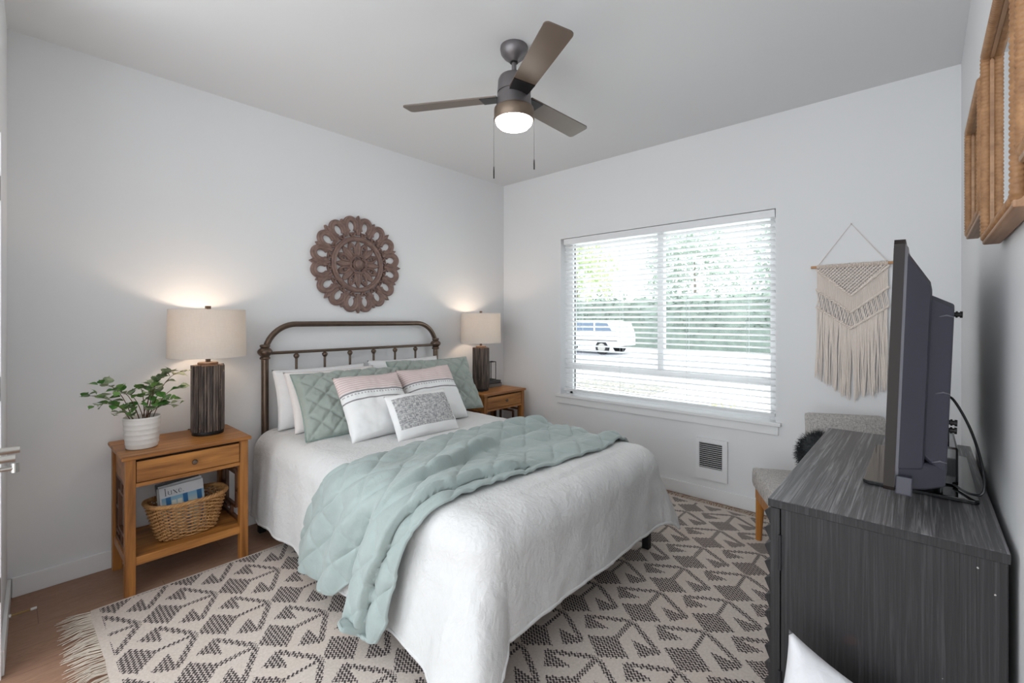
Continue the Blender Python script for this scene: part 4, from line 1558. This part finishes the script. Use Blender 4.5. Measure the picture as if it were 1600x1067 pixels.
# ------------------------------------------------------------------ wall heater
def heater():
    y0, y1, z0, z1 = 1.068, 1.297, 0.160, 0.468
    t = thing('wall_heater', 'small white wall heater with dark louvred grille under the window', 'heater', (XE, (y0 + y1) / 2, z0))
    b = MB()
    xf = XE - 0.020
    gy0, gy1, gz0, gz1 = y0 + 0.036, y1 - 0.026, z0 + 0.085, z1 - 0.030
    b.box(xf, XE - 0.001, y0, gy0, z0, z1).box(xf, XE - 0.001, gy1, y1, z0, z1).box(xf, XE - 0.001, gy0, gy1, z0, gz0).box(xf, XE - 0.001, gy0, gy1, gz1, z1)
    b.build('housing', M['plastic_white'], t)
    MB().box(XE - 0.006, XE - 0.001, gy0, gy1, gz0, gz1).build('recess', M['dark_line'], t)
    b = MB()
    n = 13
    for i in range(n):
        z = lerp(gz0 + 0.008, gz1 - 0.006, i / (n - 1))
        Mx = Matrix.Translation((xf + 0.008, 0, z)) @ Matrix.Rotation(radians(35), 4, 'Y')
        b.box(-0.007, 0.007, gy0, gy1, -0.001, 0.001, M=Mx)
    b.build('grille', M['plastic_white'], t)


heater()


# ------------------------------------------------------------------ macrame hanging
def macrame():
    yc, x = 0.335, XE - 0.016
    t = thing('macrame_hanging', 'cream macrame wall hanging with long fringe on a wooden dowel right of the window', 'wall hanging', (XE - 0.002, yc, 1.711))
    cot = plain('cream_cotton_cord', lin(230, 218, 208), 0.9, var=0.05, vscale=60)
    MB().cyl((x, 0.105, 1.711), (x, 0.548, 1.711), 0.0085, seg=14).build('dowel', plain('pale_dowel', lin(196, 150, 108), 0.6), t, smooth=True)
    MB().tube([(x, 0.515, 1.712), (XE - 0.008, yc, 1.972), (x, 0.155, 1.712)], 0.0022, 6).build('hanging_cord', cot, t)
    MB().cyl((XE, yc, 1.970), (XE - 0.014, yc, 1.972), 0.003, seg=8).build('nail', M['nickel'], t)
    hw = 0.180
    def vz(zc, ze, q): return lerp(zc, ze, abs(q) / hw)
    V1 = lambda q: vz(1.519, 1.690, q)
    V2 = lambda q: vz(1.414, 1.562, q)
    V3 = lambda q: vz(1.314, 1.448, q)
    rng = random.Random(2)
    b = MB()                                                     # knotted net above the first chevron
    sp = 0.0205
    n = 9
    for k in range(-18, 19):
        for sg in (-1, 1):
            pts = []
            for i in range(41):
                z = lerp(1.715, 1.51, i / 40)
                q = k * sp + sg * (1.715 - z) * 0.95
                if abs(q) <= hw and z > V1(q) - 0.004:
                    pts.append((x - 0.003 * sg, yc + q, z))
            if len(pts) > 1:
                b.tube(pts, 0.0040, 6)
    b.build('knotted_net', cot, t, smooth=True)
    b = MB()                                                     # cords wrapped round the dowel
    for k in range(46):
        y = yc - hw + 2 * hw * (k + 0.5) / 46
        ring = [(x + 0.0115 * cos(a), y, 1.711 + 0.0115 * sin(a)) for a in (i * pi / 5 for i in range(10))]
        b.tube(ring, 0.0034, 5, closed=True, up=(0, 1, 0))
    b.build('dowel_loops', cot, t, smooth=True)
    for f, nm in ((V1, 0), (V2, 1), (V3, 2)):
        b = MB()
        for ph in (0, pi):
            pts = []
            for i in range(121):
                q = lerp(-hw - 0.004, hw + 0.004, i / 120)
                w = q * 330 + ph
                pts.append((x - 0.009 + 0.0035 * cos(w), yc + q, f(q) + 0.0045 * sin(w)))
            b.tube(pts, 0.0052, 6)
        b.build('chevron_cord', cot, t, smooth=True)
    b = MB()                                                     # straight and knotted cords between the chevrons
    N = 62
    for k in range(N):
        q = lerp(-hw, hw, (k + 0.5) / N)
        b.tube([(x - 0.002, yc + q, V1(q)), (x - 0.004 - 0.002 * (k % 2), yc + q, (V1(q) + V2(q)) / 2), (x - 0.002, yc + q, V2(q))], 0.0030, 6)
        pts = []
        for i in range(9):
            u = i / 8
            pts.append((x - 0.004 + 0.003 * cos(k * 1.3 + u * 6), yc + q + 0.0042 * sin(u * pi * 2 + (k % 4) * pi / 2), lerp(V2(q), V3(q), u)))
        b.tube(pts, 0.0031, 6)
    b.build('middle_cords', cot, t, smooth=True)
    b = MB()                                                     # loose fringe
    N = 90
    for k in range(N):
        q = lerp(-hw, hw, (k + 0.5) / N) + rng.gauss(0, 0.001)
        zt_ = V3(q)
        zb_ = lerp(0.862, 0.99 if q > 0 else 0.955, abs(q) / hw) + rng.gauss(0, 0.012)
        g = 0.010 * sin(k * 0.53) + rng.gauss(0, 0.004) + 0.012 * (1 if q > 0 else -1) * exp(-(q / 0.03) ** 2)
        pts = []
        for i in range(10):
            u = i / 9
            pts.append((x - 0.002 - 0.010 * abs(sin(k * 2.1)) * u ** 0.7, yc + q + g * u ** 1.3 + 0.0022 * sin(u * 8 + k), lerp(zt_, zb_, u)))
        b.tube(pts, [0.0033] * 8 + [0.0036, 0.0016], 6)
    b.build('fringe', cot, t, smooth=True)


macrame()


# ------------------------------------------------------------------ dresser
DX0, DX1, DY0, DY1, DH = 1.493, 2.640, -0.142, 0.334, 0.85


def dresser():
    t = thing('dresser', 'black distressed wood sideboard with pyramid studded doors along the right wall', 'sideboard', ((DX0 + DX1) / 2, 0.1, 0))
    b = MB()
    def top(u, v):
        xx, yy = lerp(DX0 - 0.006, DX1 + 0.006, u), lerp(DY0 - 0.003, DY1 + 0.002, v)
        return (xx, yy, DH)
    MB().box(DX0 - 0.006, DX1 + 0.006, DY0 - 0.003, DY1 + 0.002, DH - 0.022, DH).build('sideboard_top', M['black_top'], t, bevel=0.003)
    MB().box(DX0 - 0.0085, DX0 - 0.006, DY0 - 0.002, DY1 + 0.001, DH - 0.022, DH - 0.001).build('end_band', M['black_side'], t)
    MB().box(DX0, DX0 + 0.03, DY0, DY1 - 0.030, 0.06, DH - 0.024).build('side_panel', M['black_side'], t, bevel=0.003)
    MB().box(DX1 - 0.03, DX1, DY0, DY1 - 0.030, 0.06, DH - 0.024).build('side_panel', M['black_side'], t, bevel=0.003)
    MB().box(DX0 + 0.03, DX1 - 0.03, DY0, DY0 + 0.015, 0.06, DH - 0.024).build('back_panel', M['black_side'], t)
    MB().box(DX0 + 0.03, DX1 - 0.03, DY0 + 0.015, DY1 - 0.034, 0.06, 0.09).build('bottom_panel', M['black_side'], t)
    MB().box(DX0 + 0.02, DX1 - 0.02, DY0 + 0.01, DY1 - 0.05, 0.0, 0.06).build('plinth', M['black_side'], t)
    nd = 3
    x0, x1 = DX0 + 0.001, DX1 - 0.001
    w = (x1 - x0) / nd
    for k in range(nd):
        xa, xb = x0 + k * w + 0.0015, x0 + (k + 1) * w - 0.0015
        za, zb = 0.066, DH - 0.028
        d = MB().box(xa, xb, DY1 - 0.027, DY1 - 0.004, za, zb).build('door', M['black_side'], t)
        nx, nz = max(1, round((xb - xa) / 0.051)), round((zb - za) / 0.051)
        b = MB()
        for i in range(nx):
            for j in range(nz):
                px0, px1 = lerp(xa, xb, i / nx), lerp(xa, xb, (i + 1) / nx)
                pz0, pz1 = lerp(za, zb, j / nz), lerp(za, zb, (j + 1) / nz)
                c = [b.bm.verts.new(p) for p in ((px0, DY1 - 0.0042, pz0), (px1, DY1 - 0.0042, pz0), (px1, DY1 - 0.0042, pz1), (px0, DY1 - 0.0042, pz1))]
                a = b.bm.verts.new(((px0 + px1) / 2, DY1 + 0.019, (pz0 + pz1) / 2))
                for q in range(4):
                    b.quad([c[q], c[(q + 1) % 4], a])
        b.build('pyramid_studs', M['black_side'], d)
        if k == 0:
            for zc in (0.70, 0.31):
                h = MB()
                h.box(DX0 - 0.0012, DX0 + 0.001, DY1 - 0.036, DY1 - 0.022, zc - 0.048, zc + 0.048)
                h.cyl((DX0 - 0.003, DY1 - 0.0285, zc - 0.05), (DX0 - 0.003, DY1 - 0.0285, zc + 0.05), 0.0042, seg=10)
                h.build('hinge', M['black_plastic'], d)


dresser()


# ------------------------------------------------------------------ television
def television():
    s = Sh('slate_grey_plastic', rough=0.38, spec=0.5)
    s.set('color', s.mix(s.noise(3, 2), lin(54, 54, 64), lin(62, 62, 73)))
    body = s.mat
    gl = plain('black_glass', lin(12, 12, 13), 0.06, spec=0.7, var=0.0)
    edge = plain('brown_black_bezel', lin(40, 33, 31), 0.5, spec=0.3)
    silver = plain('silver_edge', lin(150, 150, 158), 0.3, 0.6)
    xa, xb, zb, zt = 1.500, 2.660, 0.935, 1.572
    yb = 0.070
    xm = (xa + xb) / 2
    t = thing('television', 'flat television seen edge on from behind, standing on the black sideboard', 'television', (2.093, 0.01, DH))
    T = Matrix.Translation((0, yb, zb)) @ Matrix.Rotation(radians(2.0), 4, 'X') @ Matrix.Translation((0, -yb, -zb))

    def hull(b, secs):
        """closed loops of equal length joined front to back"""
        rings = [[b.bm.verts.new(T @ Vector(p)) for p in sec] for sec in secs]
        n = len(rings[0])
        for a, c in zip(rings, rings[1:]):
            for k in range(n):
                b.quad([a[k], a[(k + 1) % n], c[(k + 1) % n], c[k]])
        b.quad(rings[0]); b.quad(list(reversed(rings[-1])))

    def rect(x0, x1, y, z0, z1, ch=0.0):
        return [(x0 + ch, y, z0), (x1 - ch, y, z0), (x1, y, z0 + ch), (x1, y, z1 - ch), (x1 - ch, y, z1), (x0 + ch, y, z1), (x0, y, z1 - ch), (x0, y, z0 + ch)]
    b = MB(); hull(b, [rect(xa, xb, yb + 0.006, zb, zt, 0.012), rect(xa, xb, yb - 0.016, zb, zt, 0.012)])
    bz = b.build('bezel', edge, t)
    MB().box(xa + 0.02, xb - 0.02, yb + 0.0058, yb + 0.0070, zb + 0.04, zt - 0.02, M=T).build('screen', gl, t)
    b = MB(); hull(b, [rect(xa + 0.004, xb - 0.004, yb - 0.016, zb + 0.004, zt - 0.010, 0.012), rect(xa + 0.010, xb - 0.010, yb - 0.022, zb + 0.008, zt - 0.02, 0.012)])
    b.build('silver_trim', silver, t)
    b = MB(); hull(b, [rect(xa + 0.008, xb - 0.008, yb - 0.020, zb + 0.05, zt - 0.030, 0.01), rect(xa + 0.045, xb - 0.045, yb - 0.066, zb + 0.05, zt - 0.105, 0.012), rect(xa + 0.060, xb - 0.060, yb - 0.070, zb + 0.055, zt - 0.125, 0.01)])
    b.build('back_shell', body, t, bevel=0.003)
    # deeper electronics housing
    b = MB(); hull(b, [rect(xa + 0.062, xb - 0.062, yb - 0.064, zb + 0.085, zt - 0.135, 0.012), rect(xa + 0.092, xb - 0.092, yb - 0.113, zb + 0.030, zt - 0.160, 0.012)])
    hs = b.build('electronics_housing', body, t, bevel=0.004)
    b = MB(); hull(b, [rect(xa + 0.010, xb - 0.010, yb - 0.020, zb + 0.006, zb + 0.072, 0.003), rect(xa + 0.055, xb - 0.055, yb - 0.072, zb + 0.004, zb + 0.072, 0.006), rect(xa + 0.092, xb - 0.092, yb - 0.112, zb + 0.012, zb + 0.060, 0.006)])
    b.build('speaker_housing', body, t, bevel=0.003)
    MB().box(xa + 0.002, xa + 0.030, yb - 0.050, yb - 0.018, zb - 0.004, zb + 0.042, M=T).build('button_box', body, t, bevel=0.003)
    # small pale clips on the housing's near face
    for z in (zb + 0.445, zb + 0.25, zb + 0.075):
        b = MB()
        b.tube([T @ Vector((xa + 0.074, yb - 0.085, z)), T @ Vector((xa + 0.085, yb - 0.098, z + 0.004)), T @ Vector((xa + 0.092, yb - 0.112, z))], [0.002, 0.005, 0.002], 8, flat=0.5)
        b.build('vent_clip', silver, t, smooth=True)
    for xx, zz in ((xa + 0.14, zb + 0.452), (xa + 0.14, zb + 0.172), (xa + 0.14, zb + 0.152)):
        b = MB()
        p = Vector((xx, yb - 0.113, zz))
        for k, (r, d0, d1) in enumerate(((0.006, 0.0, 0.006), (0.0085, 0.004, 0.008), (0.0060, 0.008, 0.012), (0.0085, 0.012, 0.017))):
            b.cyl(T @ (p - Vector((0, d0, 0))), T @ (p - Vector((0, d1, 0))), r, seg=12)
        b.build('mount_screw', M['black_metal'], t, smooth=True)
    # stand
    b = MB()
    poly = [(1.822, -0.118), (1.812, -0.110), (1.820, 0.132), (1.832, 0.142), (2.354, 0.142), (2.366, 0.132), (2.374, -0.110), (2.364, -0.120)]
    b.prism(poly, DH + 0.0015, DH + 0.013)
    b.build('stand_base', gl, t, bevel=0.002)
    b = MB()
    b.box(1.99, 2.20, -0.062, -0.022, DH + 0.012, 1.02)
    b.box(1.93, 2.26, -0.080, -0.04, DH + 0.012, DH + 0.13)
    b.build('stand_neck', gl, t, bevel=0.006)
    MB().tube(smooth_path([(1.92, -0.044, 1.135), (1.955, -0.070, 1.122), (1.93, -0.106, 1.04), (1.87, -0.126, 0.95), (1.835, -0.126, 0.885), (1.85, -0.100, 0.870), (1.92, -0.070, 0.869)]), 0.0036, 8).build('power_cable', M['black_plastic'], t, smooth=True)


television()


# ------------------------------------------------------------------ rattan mirrors
def mirrors():
    s = Sh('wrapped_rattan', rough=0.55)
    n = s.noise(40, 3, 0.6)
    s.set('color', s.mix(n, lin(104, 66, 38), lin(186, 140, 96)))
    s.bump(s.noise(160, 2), 0.3, 0.002)
    rat = s.mat
    rail = wood('plain_rattan_rail', lin(140, 104, 76), lin(186, 146, 112), 'x', 1.0, 0.5)
    mir = Sh('mirror_glass', color=(0.86, 0.88, 0.88, 1), rough=0.015, metal=1.0).mat
    wrap = 0.0105
    labs = ('smaller rattan wrapped mirror, farthest of three on the right wall',
            'larger rattan wrapped mirror in the middle of three on the right wall',
            'rattan wrapped mirror at the right picture edge, nearest of three')
    for lab, (x0, x1, z0, zs, zt) in zip(labs, ((1.87, 2.42, 1.675, 0, 2.075), (1.205, 1.790, 1.578, 0, 2.09), (0.575, 1.160, 1.640, 0, 2.08))):
        r, yc = 0.0105, YS + 0.033
        t = thing('wall_mirror', lab, 'mirror', ((x0 + x1) / 2, YS, z0), 0, 'rattan mirrors on the right wall')
        rc = 0.022
        ring = []
        for (qx, qz, a0) in ((x1 - r - rc, z0 + r + rc, -pi / 2), (x1 - r - rc, zt - r - rc, 0), (x0 + r + rc, zt - r - rc, pi / 2), (x0 + r + rc, z0 + r + rc, pi)):
            ring += [(qx + rc * cos(a0 + k * pi / 12), qz + rc * sin(a0 + k * pi / 12)) for k in range(7)]
        ring.append((x1 - r - rc, z0 + r))
        ring = ring[1:-1] if False else ring
        P, Rr, s_ = [], [], 0.0
        for (a, c) in zip(ring, ring[1:]):
            L = hypot(c[0] - a[0], c[1] - a[1])
            k = max(1, int(round(L / (wrap / 4))))
            for i in range(k):
                u = i / k
                P.append((lerp(a[0], c[0], u), yc, lerp(a[1], c[1], u)))
                f = ((s_ + L * u) / wrap) % 1.0
                Rr.append(r * (0.80 + 0.25 * sin(pi * f) ** 0.7))
            s_ += L
        MB().tube(P, Rr, 12, closed=True, up=(0, 1, 0)).build('rattan_frame', rat, t, smooth=True, angle=180)
        MB().box(x0 + 0.012, x1 - 0.012, YS + 0.004, yc + 0.006, z0 - 0.006, z0 + 0.016).build('bottom_rail', rail, t, bevel=0.004)
        for nm, xa_, xb_ in (('side_rail', x0 + 0.004, x0 + 0.018), ('side_rail', x1 - 0.018, x1 - 0.004)):
            MB().box(xa_, xb_, YS + 0.001, yc - 0.008, z0 + 0.018, zt - 0.004).build(nm, rail, t)
        MB().box(x0 + 0.020, x1 - 0.020, YS + 0.001, yc - 0.008, zt - 0.018, zt - 0.004).build('top_rail', rail, t)
        MB().box(x0 + 0.019, x1 - 0.019, yc - 0.018, yc - 0.012, z0 + 0.018, zt - 0.019).build('mirror_glass', mir, t)


mirrors()


# ------------------------------------------------------------------ corner chair with fur cushion
def chair():
    rz = radians(-63.2)
    Wd, Dp = 0.70, 0.52
    A = Vector((3.125, 0.80))
    u, v = Vector((cos(rz), sin(rz))), Vector((sin(rz), -cos(rz)))
    ctr = A + u * Wd / 2 + v * Dp / 2
    t = thing('upholstered_chair', 'grey upholstered chair with amber wooden legs in the corner behind the sideboard', 'chair', (ctr.x, ctr.y, 0.011), rz)
    s = Sh('grey_woven_upholstery', rough=0.95)
    x, y, z = s.xyz()
    n1 = s.noise(1.0, 3, 0.6, s.vec(x * 210, y * 70, z * 70))
    n2 = s.noise(1.0, 3, 0.6, s.vec(x * 70, y * 210, z * 210))
    s.set('color', s.mix((n1 * 0.6 + n2 * 0.5).step(0.35, 0.7), lin(146, 142, 138), lin(204, 198, 193)))
    s.bump(n1 + n2, 0.4, 0.005)
    fab = s.mat
    hw, hd = Wd / 2, Dp / 2
    b = MB(); b.box(-hw, hw, -hd, hd, 0.325, 0.44, bev=0.028)
    b.build('seat', fab, t, rel=False, smooth=True)
    b = MB()
    Mb = Matrix.Translation((0, hd - 0.045, 0.42)) @ Matrix.Rotation(radians(-7), 4, 'X')
    b.box(-hw + 0.30, hw, -0.045, 0.035, 0.0, 0.375, M=Mb, bev=0.022)
    b.build('backrest', fab, t, rel=False, smooth=True)
    b = MB(); b.box(-hw + 0.02, hw - 0.02, -hd + 0.02, -hd + 0.045, 0.255, 0.33).box(-hw + 0.02, hw - 0.02, hd - 0.045, hd - 0.02, 0.255, 0.33)
    b.box(-hw + 0.02, -hw + 0.045, -hd + 0.02, hd - 0.02, 0.255, 0.33).box(hw - 0.045, hw - 0.02, -hd + 0.02, hd - 0.02, 0.255, 0.33)
    b.build('seat_frame', M['leg_wood'], t, rel=False)
    for sx in (-1, 1):
        for sy in (-1, 1):
            b = MB()
            x, y = sx * (hw - 0.045), sy * (hd - 0.045)
            b.tube([(x + sx * 0.01, y + sy * 0.01, 0.0), (x, y, 0.33)], [0.017, 0.028], 16)
            b.build('leg', M['leg_wood'], t, rel=False, smooth=True)
    # black shaggy fur cushion
    c = A + u * 0.33 + v * 0.14
    c = Vector((c.x, c.y, 0.585))
    fur = plain('black_fur', lin(36, 40, 42), 0.7, var=0.4, vscale=30)
    rng = random.Random(8)
    b = MB()
    b.lathe([(0.002, -0.12), (0.07, -0.112), (0.115, -0.07), (0.132, 0.0), (0.115, 0.07), (0.07, 0.108), (0.002, 0.118)], c, 24, sx=1.0, sy=0.75)
    o = b.build('fur_cushion', fur, origin=c, smooth=True, angle=180)
    tag(o, 'shaggy black fur cushion on the grey corner chair', 'cushion')
    b = MB()
    for k in range(3600):
        d = Vector((rng.gauss(0, 1), rng.gauss(0, 1), rng.gauss(0, 1))).normalized()
        p = c + Vector((d.x * 0.125, d.y * 0.095, d.z * 0.112))
        L = rng.uniform(0.022, 0.045)
        w = Vector((rng.gauss(0, 0.4), rng.gauss(0, 0.4), rng.gauss(-0.15, 0.4)))
        m1 = p + (d + w * 0.4).normalized() * L * 0.6
        e = m1 + (d + w).normalized() * L * 0.5
        sd = d.orthogonal().normalized() * 0.0014
        q = [b.bm.verts.new(p - sd), b.bm.verts.new(p + sd), b.bm.verts.new(m1 + sd * 0.7), b.bm.verts.new(m1 - sd * 0.7)]
        b.quad(q)
        b.quad([q[3], q[2], b.bm.verts.new(e)])
    b.build('fur_pile', fur, o)['kind'] = 'stuff'


chair()


# ------------------------------------------------------------------ cushion on the floor in front, door stop
s = Sh('pale_grey_linen', rough=0.9)
n = s.noise(30, 3, 0.6, dist=0.8)
s.set('color', s.mix(n, (0.66, 0.66, 0.68, 1), (0.76, 0.76, 0.78, 1)))
s.bump(n + s.noise(6, 3) * 1.5, 0.3, 0.010)
pillow('floor_cushion', 'white cushion standing on the floor against the near end of the black sideboard', None, s.mat, 0.47, 0.47, 0.13,
       (1.275, 0.165, 0.055), radians(12), -pi / 2 + 0.25, roll=radians(-19), seed=12.0, ear=0.16, cat='cushion', wr=0.01)


def doorstop():
    x0, y, z = 0.008, 3.005, 0.055
    t = thing('door_stop', 'brass spring door stop with white tip on the left baseboard', 'door stop', (x0, y, z))
    MB().cyl((x0 - 0.001, y, z), (x0 + 0.007, y, z), 0.008, seg=14).build('stop_base', M['paper'], t, smooth=True)
    pts = []
    for i in range(220):
        a = i / 10 * 2 * pi
        pts.append((x0 + 0.005 + i / 219 * 0.062, y + 0.0032 * cos(a), z + 0.0032 * sin(a)))
    MB().tube(pts, 0.0013, 5).build('spring', M['brass'], t, smooth=True)
    MB().cyl((x0 + 0.066, y, z), (x0 + 0.086, y, z), 0.0058, seg=14).build('rubber_tip', M['paper'], t, smooth=True)


doorstop()
